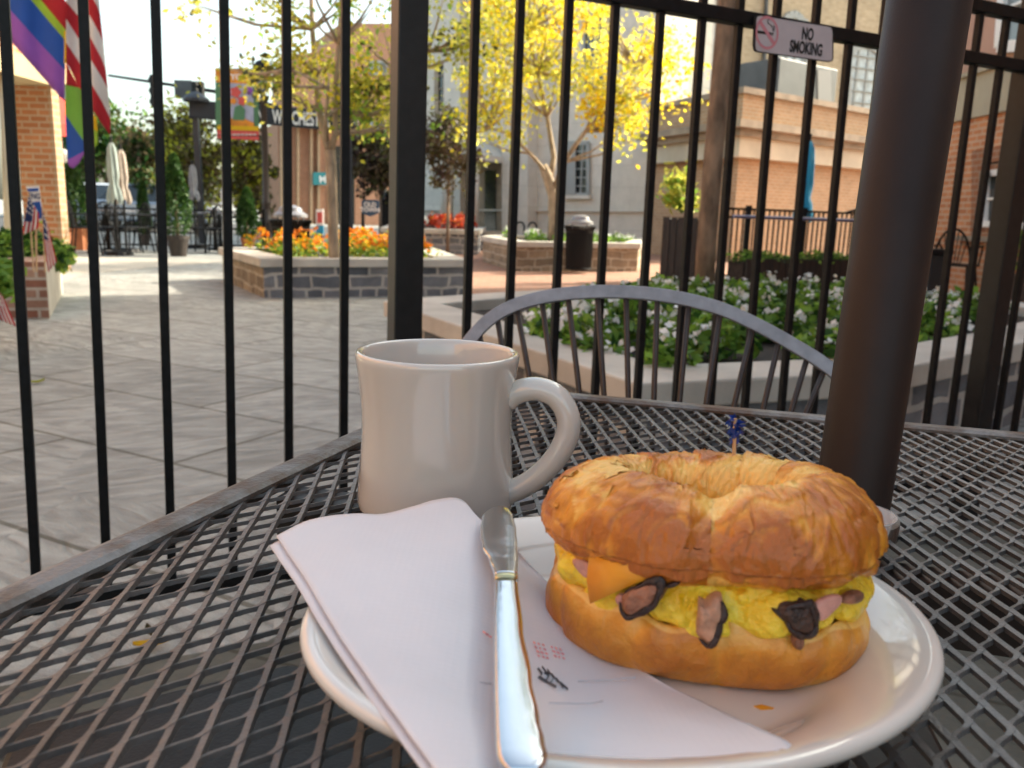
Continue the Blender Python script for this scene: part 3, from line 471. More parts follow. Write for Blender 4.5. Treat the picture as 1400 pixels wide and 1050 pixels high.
def bed(name, poly, z, h, nplant, nleaf, lsize, nflow, fsize, lmats, fmats, label, cat, seed, wgt=None):
    rg = np.random.default_rng(seed); base = scatter(rg, poly, nplant); hh = h * rg.uniform(.55, 1.15, nplant); rr = .55 * math.sqrt(1.0 / max(nplant, 1)) * 1.3
    ids = rg.integers(0, nplant, nleaf); t = rg.random(nleaf) ** .7
    wd = h * .55; a = rg.uniform(0, 6.283, nleaf); q = rg.random(nleaf) ** .5 * wd
    pos = np.c_[base[ids, 0] + q * np.cos(a), base[ids, 1] + q * np.sin(a), z + hh[ids] * t * (1 - .5 * (q / wd) ** 2)]
    mi = rg.integers(0, len(lmats), nleaf)
    ids2 = rg.integers(0, nplant, nflow); a = rg.uniform(0, 6.283, nflow); q = rg.random(nflow) ** .5 * wd * .9
    fp = np.c_[base[ids2, 0] + q * np.cos(a), base[ids2, 1] + q * np.sin(a), z + hh[ids2] * (1.02 - .45 * (q / wd) ** 2)]
    fp = np.repeat(fp, 5, 0) + rg.normal(size=(nflow * 5, 3)) * fsize * .42; fm = np.repeat(rg.integers(0, len(fmats), nflow), 5) + len(lmats)
    keep = np.array([inside(poly, p[0], p[1]) or rg.random() < .25 for p in pos]); pos = pos[keep]; mi = mi[keep]
    cen = np.r_[pos, fp]; mm_ = np.r_[mi, fm]
    o = cards(name, cen, np.r_[np.full(len(pos), lsize), np.full(len(fp), fsize)], lmats + fmats, mm_, seed + 1, spread=.6, aspect=np.r_[np.full(len(pos), .55), np.full(len(fp), .95)]); tag(o, label, cat, kind='stuff'); return o
# front right planter (white flowers)
Z1 = 0.40
pa = G(524, 411, Z1); pb = G(871, 524, Z1); pc = G(1205, 508, Z1); pd = G(1420, 464, Z1)
pe = pd + Vector((1.2, 1.2, 0)); pf = Vector((3.3, 6.3, 0)); pg = Vector((.9, 6.1, 0)); ph = G(640, 402, Z1)
root, inn = planter('stone_planter', [pa[:2], pb[:2], pc[:2], pd[:2], pe[:2], pf[:2], pg[:2], ph[:2]], 0, Z1, .085, .05, 'large angular planter with pale coping just beyond the fence, full of white flowers', M['bluestone'], wth=.26)
ctr = sum((Vector((p[0], p[1], 0)) for p in inn), Vector()) / len(inn)
fl_poly = [Vector((p[0], p[1])) for p in inn]
fl_poly = [G(722, 456, Z1)[:2], G(880, 503, Z1)[:2], G(1100, 496, Z1)[:2], G(1295, 482, Z1)[:2], G(1310, 448, Z1)[:2], (3.1, 5.2), (2.6, 5.95), (1.1, 5.85), G(735, 428, Z1)[:2]]
bed('white_flower_bed', fl_poly, Z1 - .05, .170, 210, 18000, .060, 430, .031, [M['lf_g1'], M['lf_g3'], M['lf_g2'], M['lf_g1']], [M['pet_w']], 'bushy bed of white flowers with fresh green leaves in the big planter', 'flower bed', 11)
# center planter (marigolds)
A_, B_ = G(357, 408), G(640, 404); C_, D_ = G(300, 383), G(585, 372)
root, inn = planter('stone_planter', [A_[:2], B_[:2], D_[:2], C_[:2]], 0, .385, .085, .04, 'grey stone planter with pale coping holding the orange flowers and a slim tree', M['bluestone'], wth=.32)
for ch_ in root.children:
    if ch_.name.startswith('stone_wall'):
        ch_.data.materials.append(M['brownstone']); mid_ = (A_ + C_) / 2
        for p_ in ch_.data.polygons:
            if abs(p_.normal.z) < .3 and (Vector(p_.center[:2]) - Vector(mid_[:2])).length < .5: p_.material_index = 1
mp_ = [tuple(p) for p in inn]
bed('orange_flower_bed', mp_, .33, .28, 60, 2600, .055, 330, .045, [M['lf_yg'], M['lf_g1'], M['lf_g3']], [M['pet_o'], M['pet_y'], M['pet_o']], 'glowing bed of orange and yellow flowers in the grey stone planter', 'flower bed', 21)
# second planter beyond the brick walk
q = [G(657, 358), G(700, 372), G(874, 372), G(884, 360)]; q2 = [q[0] + Vector((.3, 1.6, 0)), q[3] + Vector((0, 1.0, 0))]
root, inn = planter('stone_planter', [q[0][:2], q[1][:2], q[2][:2], q[3][:2], q2[1][:2], q2[0][:2]], 0, .47, .09, .04, 'low brown stone planter beyond the brick walk behind the dark litter bin', M['brownstone'], wth=.3)
bed('white_flower_bed', [tuple(p) for p in inn], .42, .2, 40, 1500, .07, 110, .035, [M['lf_g1'], M['lf_g3']], [M['pet_w']], 'sparse white flowers in the brown stone planter beyond the walk', 'flower bed', 31)
# red flower planter by the church
q = [G(520, 345), G(655, 349), G(664, 338), G(530, 335)]
root, inn = planter('stone_planter', [p[:2] for p in q], 0, .52, .1, .04, 'long low stone planter of red flowers in front of the stone building', M['bluestone'], wth=.3)
bed('red_flower_bed', [tuple(p) for p in inn], .48, .3, 40, 900, .08, 330, .07, [M['lf_b3'], M['pet_r']], [M['pet_r'], M['pet_r'], M['pet_o']], 'red orange flowers massed in the long low planter', 'flower bed', 41)

def tree(name, base, trunk_pts, trunk_r, limbs, crown, lsize, mats, nleaf, ncl, cl_r, label, cat='tree', seed=1, bark='bark', group=None, shell=.3, wts=None, twigs=True, droop=.0, aspect=.55):
    root = thing(name, base, label, cat, group); m = MB(); rg = np.random.default_rng(seed)
    m.tube(trunk_pts, trunk_r, 10)
    for pts, rr in limbs: m.tube(pts, rr, 7)
    P_, I_, CC = [], [], []
    for cen, rad, frac in crown:
        p, i, cc = clumpy(rg, cen, rad, max(2, int(ncl * frac)), int(nleaf * frac), cl_r, shell); P_.append(p); I_.append(i + sum(len(c) for c in CC)); CC.append(cc)
    P_ = np.concatenate(P_); I_ = np.concatenate(I_); CC = np.concatenate(CC)
    if twigs:
        lp = [Vector(p) for pts, rr in limbs for p in pts[1:]] or [Vector(trunk_pts[-1])]
        for c in CC:
            c = Vector(c); o = min(lp, key=lambda q_: (q_ - c).length + (0.6 if q_.z > c.z else 0)); mid = (o + c) / 2 + Vector((0, 0, -.06 * (c - o).length)); m.tube([o, mid, c], [trunk_r[-1] * .35 if hasattr(trunk_r, '__len__') else trunk_r * .3, trunk_r[-1] * .22, .003], 5, cap=False)
    m.build('trunk', M[bark], root, smooth=True)
    wts = wts or [1] * len(mats); wc = np.array(wts) / sum(wts); cm = rg.choice(len(mats), size=len(CC), p=wc); mi = np.where(rg.random(len(I_)) < .65, cm[I_], rg.choice(len(mats), size=len(I_), p=wc))
    cards('crown', P_, lsize, [M[k] for k in mats], mi, seed + 5, root, droop=droop, aspect=aspect); return root
# slim tree in the marigold planter
D0 = 8.55
def pp(*a): return [P(x, y, D0 + (dz if len(q_) else 0)) for q_ in [a] for (x, y, dz) in a]
tree('street_tree', P(457, 345, D0), pp((458, 372, 0), (456, 330, 0), (454, 260, 0), (451, 205, 0)), [.062, .056, .052, .055],
     [(pp((451, 208, 0), (443, 185, 0), (436, 150, .1), (432, 100, .2), (427, 40, .3), (424, -60, .4)), [.04, .036, .034, .03, .026, .02]),
      (pp((452, 206, 0), (459, 180, -.1), (458, 130, -.1), (463, 60, -.2), (470, -60, -.3)), [.036, .03, .026, .022, .016]),
      (pp((447, 195, 0), (445, 160, -.2), (449, 120, -.4), (400, 95, -.6)), [.024, .02, .014, .008]),
      (pp((455, 190, 0), (485, 160, .1), (510, 125, .3), (540, 95, .4), (585, 70, .5)), [.02, .018, .014, .01, .006])],
     [(P(425, 110, D0), (.55, .5, .35), .16), (P(485, 120, D0 + .2), (.5, .5, .35), .18), (P(515, 150, D0), (.5, .4, .25), .14), (P(450, 0, D0), (.9, .8, .5), .2), (P(600, 30, D0 + .3), (.45, .5, .45), .16), (P(360, 100, D0 - .3), (.4, .3, .15), .06), (P(270, 8, D0 - .3), (.35, .3, .1), .02), (P(460, -120, D0), (1.3, 1.0, .6), .08)],
     .07, ['lf_yg', 'lf_g3', 'lf_y3', 'lf_b2', 'lf_y1'], 4000, 100, .13, 'slim pale trunked tree with yellow green leaves in the orange flower planter', seed=3, bark='palebark', wts=[5, 2, 3, 1, 1])
# yellow tree
D0 = 14.6
tree('street_tree', P(757, 340, D0), pp((757, 350, 0), (758, 300, 0), (757, 268, 0), (748, 240, 0), (742, 226, 0)), [.12, .11, .1, .09, .075],
     [(pp((752, 245, 0), (757, 215, .2), (748, 160, .3), (735, 100, .3), (720, 40, .3)), [.06, .05, .04, .03, .02]),
      (pp((757, 262, 0), (770, 222, -.2), (800, 180, -.3), (840, 140, -.4), (870, 90, -.3)), [.05, .045, .035, .025, .015]),
      (pp((748, 236, 0), (725, 210, -.3), (700, 185, -.4), (670, 175, -.4)), [.035, .03, .022, .015])],
     [(P(690, 60, D0), (.85, .9, 1.1), .28), (P(745, 10, D0), (1.1, 1.0, .8), .2), (P(830, 90, D0), (1.1, 1.0, .9), .22), (P(858, 155, D0 - .4), (.7, .7, .42), .14), (P(680, 165, D0 - .3), (.55, .6, .42), .1), (P(910, 120, D0), (.35, .4, .8), .06)],
     .088, ['lf_y1', 'lf_y2', 'lf_y3', 'lf_yg'], 7600, 140, .23, 'bright yellow autumn tree in front of the pale stone building', seed=8, bark='palebark', wts=[5, 1, 5, 2], aspect=.7)
# trunk in the front planter
D0 = 5.6
tree('street_tree', P(962, 402, D0), pp((962, 415, 0), (966, 330, 0), (975, 220, 0), (984, 120, 0), (993, 20, 0), (1006, -160, 0)), [.072, .066, .065, .062, .06, .055],
     [(pp((1006, -150, 0), (960, -320, .2), (900, -480, .3)), [.04, .03, .015]), (pp((1006, -150, 0), (1060, -330, -.2), (1120, -480, .3)), [.04, .03, .015]), (pp((1006, -160, 0), (1015, -400, 0)), [.045, .02])],
     [(P(1010, -480, D0), (1.2, 1.2, .7), 1)], .09, ['lf_yg', 'lf_g1', 'lf_y3'], 1500, 40, .2, 'rough brown tree trunk rising from the white flower bed', seed=13)
# small purple-brown tree by the church
def bushtree(px, ybase, ytop, hw, dep, mats, label, seed, n=2600, ytrunk=None, group=None, ncl=46, ls=.13, sh=.15, name='street_tree', wts=None, rz=.5):
    b0 = P(px, ybase, dep); zt_ = P(px, ytop, dep).z; rx = hw / F * dep; yt = ytrunk or ybase - 40; zl = P(px, yt, dep).z
    c = Vector((b0.x, b0.y, (zt_ + zl) / 2)); trunk = [(b0.x, b0.y, 0), (b0.x, b0.y, zl * .6), (b0.x, b0.y, zl + .15)]; tr = max(.03, rx * .05)
    limbs = [([trunk[2], (b0.x + dx * rx * .5, b0.y + dy * rx * .5, c.z)], [tr * .7, tr * .3]) for dx, dy in ((-1, .2), (1, -.2), (.1, 1), (-.1, -1))]
    return tree(name, (b0.x, b0.y, 0), trunk, [tr, tr * .9, tr * .8], limbs, [(c, (rx, rx * .9, (zt_ - zl) * .5), .7), (c + Vector((-rx * .3, 0, (zt_ - zl) * .18)), (rx * .6, rx * .6, (zt_ - zl) * .4), .3)], ls, mats, n, ncl, rx * .2, label, seed=seed, shell=sh, group=group, wts=wts)
bushtree(612, 334, 156, 50, 17.5, ['lf_b3', 'lf_b1', 'lf_b2'], 'small purple brown tree over the red flowers', 17, ytrunk=258, n=3000, ls=.1)
bushtree(520, 336, 183, 44, 22, ['lf_b1', 'lf_b2', 'lf_b3'], 'olive brown tree partly hidden behind the thick fence post', 18, ytrunk=275, n=2600, ls=.16)
bushtree(345, 335, 190, 36, 21, ['lf_b1', 'lf_b2', 'lf_yg'], 'brownish tree directly behind the banner lamp post', 19, ytrunk=292, n=3000, ls=.16)
bushtree(272, 330, 148, 50, 23, ['lf_b2', 'lf_b1', 'lf_yg'], 'tall olive brown tree left of the banner', 20, ytrunk=292, n=4500, ncl=70, ls=.17)
bushtree(205, 320, 172, 34, 27, ['lf_b1', 'lf_b2', 'lf_g2'], 'brown green tree behind the closed umbrellas', 22, ytrunk=262, n=3000, ls=.18)
bushtree(150, 315, 130, 52, 44, ['lf_g2', 'lf_g1', 'lf_b2'], 'big dark green tree far down the street at left', 23, ytrunk=255, n=4500, ncl=70, ls=.3)
bushtree(100, 315, 170, 46, 46, ['lf_g2', 'lf_g2', 'lf_g1'], 'dark green tree across the street behind the small rainbow flag', 24, ytrunk=262, n=3500, ls=.3)
bushtree(235, 312, 205, 60, 50, ['lf_g2', 'lf_g1', 'lf_g2'], 'low dark green tree across the street behind the clipped evergreens', 25, ytrunk=268, n=3500, ls=.32)

# evergreens in pots
def evergreen(px, y0, y1, hw, dep, label, seed, pot, potm, potpx):
    b0 = P(px, y1, dep); zt_ = P(px, y0, dep).z; rx = hw / F * dep; root = thing('potted_evergreen', (b0.x, b0.y, 0), label, 'evergreen', 'potted evergreens along the cafe fence'); rg = np.random.default_rng(seed); n = 2600
    zb = b0.z; t = rg.random(n) ** .8; a = rg.uniform(0, 6.283, n); lump = 1 + .18 * np.sin(a * 3 + t * 9 + seed) + .12 * np.sin(a * 7 - t * 21); rr = rx * np.clip(1.15 * (1 - t) ** .62, .0, 1) * (.5 + .5 * np.minimum(1, t / .12)) * lump * (1 - .35 * rg.random(n) ** 2)
    pos = np.c_[b0.x + rr * np.cos(a), b0.y + rr * np.sin(a), zb + (zt_ - zb) * t]
    cards('foliage', pos, .085, [M['lf_d'], M['lf_d2'], M['lf_g2']], rg.integers(0, 3, n), seed, root, spread=1.6); m = MB(); m.tube([(b0.x, b0.y, .1), (b0.x, b0.y, zb + .6 * (zt_ - zb))], [.04, .015], 6); m.build('stem', M['bark'], root)
    pw = potpx / F * dep; m = MB()
    if pot == 'box': m.box((b0.x, b0.y, zb * .5), (pw * 2, pw * 2, zb)); m.box((b0.x, b0.y, zb - .03), (pw * 2.12, pw * 2.12, .07))
    else: m.lathe([(.001, .0), (pw * .72, .0), (pw, zb * .82), (pw * 1.1, zb * .82), (pw * 1.1, zb), (pw * .9, zb), (pw * .88, zb * .85), (.001, zb * .85)], (b0.x, b0.y, 0), 18)
    m.build('pot', potm, root); return root
evergreen(104, 222, 312, 20, 15.2, 'tall dark evergreen in orange box near the brick pillar', 51, 'box', M['terra'], 16)
evergreen(80, 232, 318, 14, 14.4, 'dark evergreen tight beside the brick pillar', 52, 'box', M['terra'], 11)
evergreen(243, 212, 322, 19, 14.2, 'tallest evergreen in the round dark barrel', 53, 'round', M['wooddark'], 14)
evergreen(198, 248, 320, 9, 17.5, 'small slim evergreen beyond the cafe fence', 54, 'round', M['wooddark'], 7)
evergreen(339, 258, 325, 15, 15.6, 'rounded evergreen in terracotta pot by the lamp post', 55, 'round', M['terra'], 9)

# ================================================================== street furniture in the distance
cfA, cfB = G(70, 341), G(362, 343)
cf = thing('cafe_fence', cfA, 'low black railing round the far cafe terrace', 'fence'); ud = (cfB - cfA); L_ = ud.length; ud.normalize(); H_ = .76
m = MB()
for z in (.1, H_ - .12, H_): m.beam(cfA + Vector((0, 0, z)), cfB + Vector((0, 0, z)), .03, .03)
m.build('rail', M['iron'], cf)
m = MB(); k = int(L_ / .125)
for i in range(k): p = cfA + ud * (i * .125); m.beam(p + Vector((0, 0, .1)), p + Vector((0, 0, H_)), .014, .014)
m.build('baluster', M['iron'], cf)
for i in range(5): p = cfA + ud * (L_ * i / 4); m = MB(); m.beam(p, p + Vector((0, 0, H_ + .06)), .06, .06); m.build('post', M['iron'], cf)
def chair_local(label, grp):
    root = thing('cafe_chair', (0, 0, 0), label, 'chair', grp); m = MB(); m.prism([(-.21, -.2), (.21, -.2), (.19, .22), (-.19, .22)], .43, .455); m.build('seat', M['iron'], root)
    m = MB(); arch = [Vector((.2 * math.cos(t), .2 + .06 * math.sin(t), .45 + .42 * math.sin(t))) for t in np.linspace(math.pi, 0, 13)]; m.tube(arch, .014, 6)
    for x in np.linspace(-.15, .15, 7): m.tube([(x * .6, .2, .45), (x, .2 + .06 * math.sqrt(1 - (x / .2) ** 2), .45 + .42 * math.sqrt(1 - (x / .2) ** 2))], .007, 5)
    m.build('backrest', M['iron'], root)
    for x, y in ((-.2, -.2), (.2, -.2), (-.2, .22), (.2, .22)): m = MB(); m.tube([(x * .85, y * .85, .44), (x * 1.1, y * 1.15, 0)], .014, 6); m.build('leg', M['iron'], root)
    for s in (-1, 1): m = MB(); m.tube([(s * .21, .22, .66), (s * .24, -.1, .67), (s * .22, -.17, .62), (s * .2, -.18, .44)], .012, 6); m.build('armrest', M['iron'], root)
    return root
c0 = chair_local('black metal cafe chair at the left end of the far terrace', 'black chairs on the far cafe terrace'); c0.location = G(122, 348); c0.rotation_euler = (0, 0, 1.9)
for px, y, rz, lb_ in ((143, 347, .3, 'black cafe chair seen from behind under the pale green umbrella'), (170, 346, 3.0, 'black cafe chair facing the fence in front of the plaid umbrella'), (184, 345, -.6, 'black cafe chair right of the plaid umbrella base'), (207, 344, -1.7, 'black cafe chair turned sideways left of the dark barrel'), (275, 345, 1.4, 'black cafe chair turned sideways right of the dark barrel'), (300, 346, .2, 'black cafe chair beside the round terrace table'), (322, 345, -1.2, 'black cafe chair nearest the terracotta pot')):
    dup(c0, G(px, y), lb_, rz)
def tablet(label, grp):
    root = thing('cafe_table', (0, 0, 0), label, 'table', grp); m = MB(); m.lathe([(.001, .73), (.45, .73), (.45, .70), (.001, .70)], (0, 0, 0), 24); m.build('table_top', M['chairgrey'], root); m = MB(); m.tube([(0, 0, 0), (0, 0, .7)], .035, 8); m.lathe([(.001, .06), (.25, .03), (.25, 0), (.001, 0)], (0, 0, 0), 16); m.build('pedestal', M['iron'], root); return root
t0 = tablet('round black cafe table under the closed umbrellas', 'round tables on the far cafe terrace'); t0.location = G(160, 341); dup(t0, G(302, 341), 'round grey topped cafe table right of the dark barrel')
def umbrella(px, y0, y1, hw, dep, m_, label, skirt=1.0):
    b0 = P(px, y1, dep); zt_ = P(px, y0, dep).z; rx = hw / F * dep; root = thing('closed_umbrella', (b0.x, b0.y, 0), label, 'umbrella'); zb = b0.z; h = zt_ - zb; rows = []
    for t, q in ((0, .95), (.05, 1.0), (.2, .8), (.27, .55), (.45, .72), (.7, .62), (.88, .5), (.95, .3), (1.0, .04)):
        rows.append([Vector((b0.x + rx * q * (1 + .28 * math.cos(6 * a + t * 3)) * math.cos(a), b0.y + rx * q * (1 + .28 * math.cos(6 * a + t * 3)) * math.sin(a), zb + h * t + (.05 * math.sin(5 * a) if t == 0 else 0))) for a in np.linspace(0, 6.283, 36, endpoint=False)])
    m = MB(); m.grid(rows, closed_u=True); m.build('canopy', m_, root, smooth=True); m = MB(); m.tube([(b0.x, b0.y, 0), (b0.x, b0.y, zt_ + .08)], .022, 8); m.lathe([(.001, .08), (.22, .06), (.25, 0), (.001, 0)], (b0.x, b0.y, 0), 16); m.build('pole', M['iron'], root); return root
umbrella(157, 193, 275, 9, 14.0, M['umb_g'], 'closed pale green umbrella on the far terrace'); umbrella(169, 203, 276, 9, 15.0, M['umb_p'], 'closed cream plaid umbrella beside the pale green one'); umbrella(265, 224, 272, 7, 17.0, M['umb_y'], 'closed grey umbrella right of the tallest evergreen'); umbrella(309, 254, 282, 8, 16.5, M['white'], 'closed white umbrella half hidden by a fence bar')
umbrella(1097, 190, 300, 11, 13.2, M['umb_b'], 'closed bright blue umbrella in front of the tan brick annexe')
# cars
def car(label, paint):
    root = thing('parked_car', (0, 0, 0), label, 'car', 'cars on the cross street'); m = MB()
    prof = [(-2.15, .32), (-2.2, .62), (-2.05, .85), (-1.2, .93), (1.35, .9), (2.0, .8), (2.2, .6), (2.15, .32)]; rows = []
    for y, k in ((-.86, .93), (-.9, 1), (.9, 1), (.86, .93)): rows.append([Vector((x * (1 if abs(y) > .87 else .99), y, z if abs(y) > .87 else z * .98)) for x, z in prof])
    n_ = len(prof)
    for sgn in (-1, 1): pass
    m.slab([Vector((x, -.88, z)) for x, z in prof], (0, -1, 0), -1.76); m.build('body', paint, root, bevel=.08, seg=3)
    m = MB(); cab = [(-1.75, .9), (-1.25, 1.4), (.35, 1.42), (1.2, .9)]; lo, hi = .8, .62
    m.add([(-1.75, -lo, .9), (1.2, -lo, .9), (1.2, lo, .9), (-1.75, lo, .9), (-1.25, -hi, 1.4), (.35, -hi, 1.42), (.35, hi, 1.42), (-1.25, hi, 1.4)], [(0, 1, 5, 4), (1, 2, 6, 5), (2, 3, 7, 6), (3, 0, 4, 7)]); m.build('window', M['darkglass'], root)
    m = MB(); m.add([(-1.3, -hi - .02, 1.39), (.4, -hi - .02, 1.41), (.4, hi + .02, 1.41), (-1.3, hi + .02, 1.39), (-1.2, -.5, 1.46), (.25, -.5, 1.47), (.25, .5, 1.47), (-1.2, .5, 1.46)], [(3, 2, 1, 0), (4, 5, 6, 7), (0, 1, 5, 4), (1, 2, 6, 5), (2, 3, 7, 6), (3, 0, 4, 7)]); m.build('roof', paint, root)
    for x in (-1.35, 1.35):
        for y in (-.82, .82):
            m = MB(); m.tube([(x, y - .1, .32), (x, y + .1, .32)], .32, 20); wv = m.build('wheel', M['tyre'], root); m = MB(); m.tube([(x, y - .11, .32), (x, y + .11, .32)], .19, 16); m.build('rim', M['rim'], wv)
    for y in (-.6, .6): m = MB(); m.box((2.17, y, .62), (.06, .34, .14)); m.build('headlight', M['white'], root, bevel=.02)
    return root
k0 = car('white car farthest back on the cross street at left', M['carw']); k0.location = P(182, 255, 33); k0.location.z = 0; k0.rotation_euler = (0, 0, -1.9)
k1 = car('grey blue car behind the cafe fence on the cross street', M['cars']); p = P(222, 280, 27.5); k1.location = (p.x, p.y, 0); k1.rotation_euler = (0, 0, .1)
p = P(142, 285, 28.5); dup(k0, (p.x, p.y, 0), 'white car half behind the pale green umbrella', 2.9)
# traffic mast arm
ma = P(148, 103, 38); mb_ = P(300, 126, 39.5); mc = P(512, 192, 42)
ml = thing('traffic_light_mast', (mc.x, mc.y, 0), 'long dark mast arm carrying traffic lights across the street', 'traffic light'); m = MB(); m.tube([ma, mb_, P(400, 152, 41), mc + Vector((.4, .1, -.3))], [.05, .09, .13, .2], 8); m.build('arm', M['iron'], ml, smooth=True); m = MB(); m.tube([(mc.x + .4, mc.y + .1, 0), (mc.x + .4, mc.y + .1, mc.z + .6)], [.22, .16], 10); m.build('pole', M['iron'], ml)
for px, y0, y1, hw, dd in ((217, 106, 147, 8, 38.3), (484, 152, 187, 8, 41), (274, 114, 136, 9, 39)):
    c = P(px, (y0 + y1) / 2, dd); h = (y1 - y0) / F * dd; wq = hw * 2 / F * dd; m = MB(); m.box(c + Vector((0, -.25, 0)), (wq * .8, .3, h)); sg = m.build('signal_head', M['iron'], ml, bevel=.03)
    for i in range(3): m = MB(); z = c.z + h * .32 - i * h * .32; m.tube([(c.x, c.y - .4, z), (c.x, c.y - .66, z - .02)], h * .12, 10); m.build('visor', M['tyre'], sg)
c = P(253, 123, 39); m = MB(); m.box(c + Vector((0, -.2, 0)), (.78, .04, .78)); m.build('sign_back', M['acgrey'], ml)
# gantry sign
ga, gb = P(256, 148, 18.6), P(476, 168, 19.6)
gs = thing('gantry_sign', (ga.x, ga.y, 0), 'dark arch sign with white letters spelling OLD TOWN WINCHESTER across the mall', 'sign'); gu = (gb - ga); gu.z = 0; gu.normalize(); gn = Vector((gu.y, -gu.x, 0))
g_n = gn if gn.y < 0 else -gn; m = MB(); k = [V(x, y, ga, gb) for x, y in ((258, 160), (258, 136), (476, 152), (476, 180))]; m.slab(k, g_n, .16); m.build('board', M['gantry'], gs, bevel=.02)
m = MB(); c = V(268, 134, ga, gb); m.lathe([(.28, 0), (.28, .06), (.2, .12), (.07, .2), (.001, .22)], (c.x, c.y, c.z - .08), 12); m.build('post_cap', M['gantry'], gs)
for x in (262, 474): q = V(x, 150, ga, gb); m = MB(); m.beam((q.x, q.y + .3, 0), (q.x, q.y + .2, q.z + .1), .12, .12); m.build('post', M['gantry'], gs)
l0, l1 = V(372, 160, ga, gb), V(451, 166, ga, gb); f0, f1 = V(304, 154, ga, gb), V(359, 158.5, ga, gb)
text('lettering', 'WINCHESTER', (l0 + l1) / 2 + g_n * .012, .40, l1 - l0, (0, 0, 1), M['white'], gs, bold=.008, fit=(l1 - l0).length); text('lettering', 'OLD TOWN', (f0 + f1) / 2 + g_n * .012, .40, l1 - l0, (0, 0, 1), M['white'], gs, bold=.008, fit=(f1 - f0).length)
# lamp post with banner
lp = G(366, 341); LD = lp.y; ln = thing('lamp_post', lp, 'dark fluted lamp post carrying the flower banner', 'street lamp'); ztop = P(364, 90, LD).z
m = MB(); m.lathe([(.001, 0), (.2, 0), (.2, .1), (.14, .16), (.13, .5), (.16, .55), (.1, .62), (.075, .9), (.09, .95), (.07, 1.0), (.06, ztop - .7), (.09, ztop - .68), (.07, ztop - .6), (.05, ztop - .5)], lp, 16); m.build('post', M['rod'], ln, smooth=True)
m = MB(); m.lathe([(.05, ztop - .5), (.13, ztop - .42), (.16, ztop - .12), (.14, ztop - .1)], lp, 10); m.build('lantern', M['glass'], ln); m = MB(); m.lathe([(.18, ztop - .11), (.19, ztop - .08), (.17, ztop + .02), (.1, ztop + .09), (.03, ztop + .11), (.001, ztop + .15)], lp, 16); m.build('lantern_cap', M['iron'], ln, smooth=True)
for y in (95, 186): m = MB(); m.tube([P(366, y, LD), P(296, y - 1, LD)], .014, 6); m.build('banner_arm', M['iron'], ln)
bn = thing('street_banner', P(325, 188, LD), 'orange and green street banner with painted flowers hanging from the lamp post', 'banner')
def quad(px, dep, out, mkey, nm): m = MB(); m.slab([P(x, y, dep - out) for x, y in px], (0, -1, 0), .008); return m.build(nm, M[mkey], bn)
quad([(295, 178), (294, 93), (353, 97), (354, 180)], LD, .0, 'bn_g', 'cloth'); quad([(295, 112), (294, 93), (353, 97), (353, 116)], LD, .012, 'bn_o', 'top_band'); quad([(309, 170), (308, 113), (346, 115), (347, 172)], LD, .012, 'bn_l', 'picture'); quad([(309, 172), (309, 163), (330, 160), (347, 168), (347, 174)], LD, .024, 'bn_o', 'picture_ground'); quad([(297, 177), (297, 171), (354, 173), (354, 179)], LD, .024, 'fl_yellow', 'band'); quad([(297, 189), (297, 177), (354, 179), (354, 192)], LD, .012, 'bn_r', 'bottom_band')
for px, y, s, mk in ((322, 126, 6.5, 'bn_r'), (331, 138, 5.5, 'bn_r'), (319, 138, 4, 'bn_o'), (340, 124, 5, 'fl_purple')):
    m = MB(); c = P(px, y, LD - .03); m.slab([c + Vector((s / F * LD * (1 + .18 * math.cos(5 * a)) * math.cos(a), 0, s / F * LD * (1 + .18 * math.cos(5 * a)) * math.sin(a))) for a in np.linspace(0, 6.283, 20, endpoint=False)], (0, -1, 0), .006); m.build('flower', M[mk], bn)
m = MB(); m.slab([P(x, y, LD - .028) for x, y in ((318, 164), (321, 146), (329, 143), (335, 150), (334, 165))], (0, -1, 0), .006); m.build('vase', M['bn_g'], bn)
text('lettering', 'YOUR', P(331, 106, LD - .026), .17, (1, 0, 0), (0, 0, 1), M['white'], bn, bold=.004)
m = MB()
for i in range(9): m.slab([P(x, y, LD - .026) for x, y in ((302 + i * 5.5, 185), (302 + i * 5.5, 183), (306 + i * 5.5, 183), (306 + i * 5.5, 185))], (0, -1, 0), .004)
m.build('small_print', M['fl_flagwhite'], bn)
# litter bins
def litter(loc, label, sc_=1.0):
    root = thing('litter_bin', loc, label, 'litter bin', 'slatted litter bins'); m = MB(); x0, y0 = loc[0], loc[1]
    for i in range(30):
        a = 6.283 * i / 30; rr = .2; c, s = math.cos(a), math.sin(a); pts = [Vector((x0 + rr * c * q, y0 + rr * s * q, z * sc_)) for q, z in ((.92, .06), (.98, .3), (1.0, .55), (1.03, .66), (1.16, .73), (1.2, .72))]; m.tube(pts, .017, 5, flat=.5)
    m.build('slats', M['iron'], root); m = MB()
    for z in (.08, .64): m = MB(); m.tube([Vector((x0 + .2 * math.cos(a), y0 + .2 * math.sin(a), z * sc_)) for a in np.linspace(0, 6.283, 24, endpoint=False)], .016, 6, closed=True); m.build('hoop', M['iron'], root)
    m = MB(); m.lathe([(.001, .06), (.18, .06), (.185, .68), (.17, .68), (.165, .1), (.001, .1)], (x0, y0, 0), 20); m.build('liner', M['tyre'], root)
    m = MB(); m.lathe([(.2, .76), (.2, .79), (.14, .83), (.13, .87), (.05, .9), (.001, .9)], (x0, y0, 0), 20)
    for i in range(4): a = .8 + 1.57 * i; m.tube([(x0 + .18 * math.cos(a), y0 + .18 * math.sin(a), .66), (x0 + .17 * math.cos(a), y0 + .17 * math.sin(a), .78)], .012, 5)
    m.build('bonnet', M['chairgrey'], root); return root
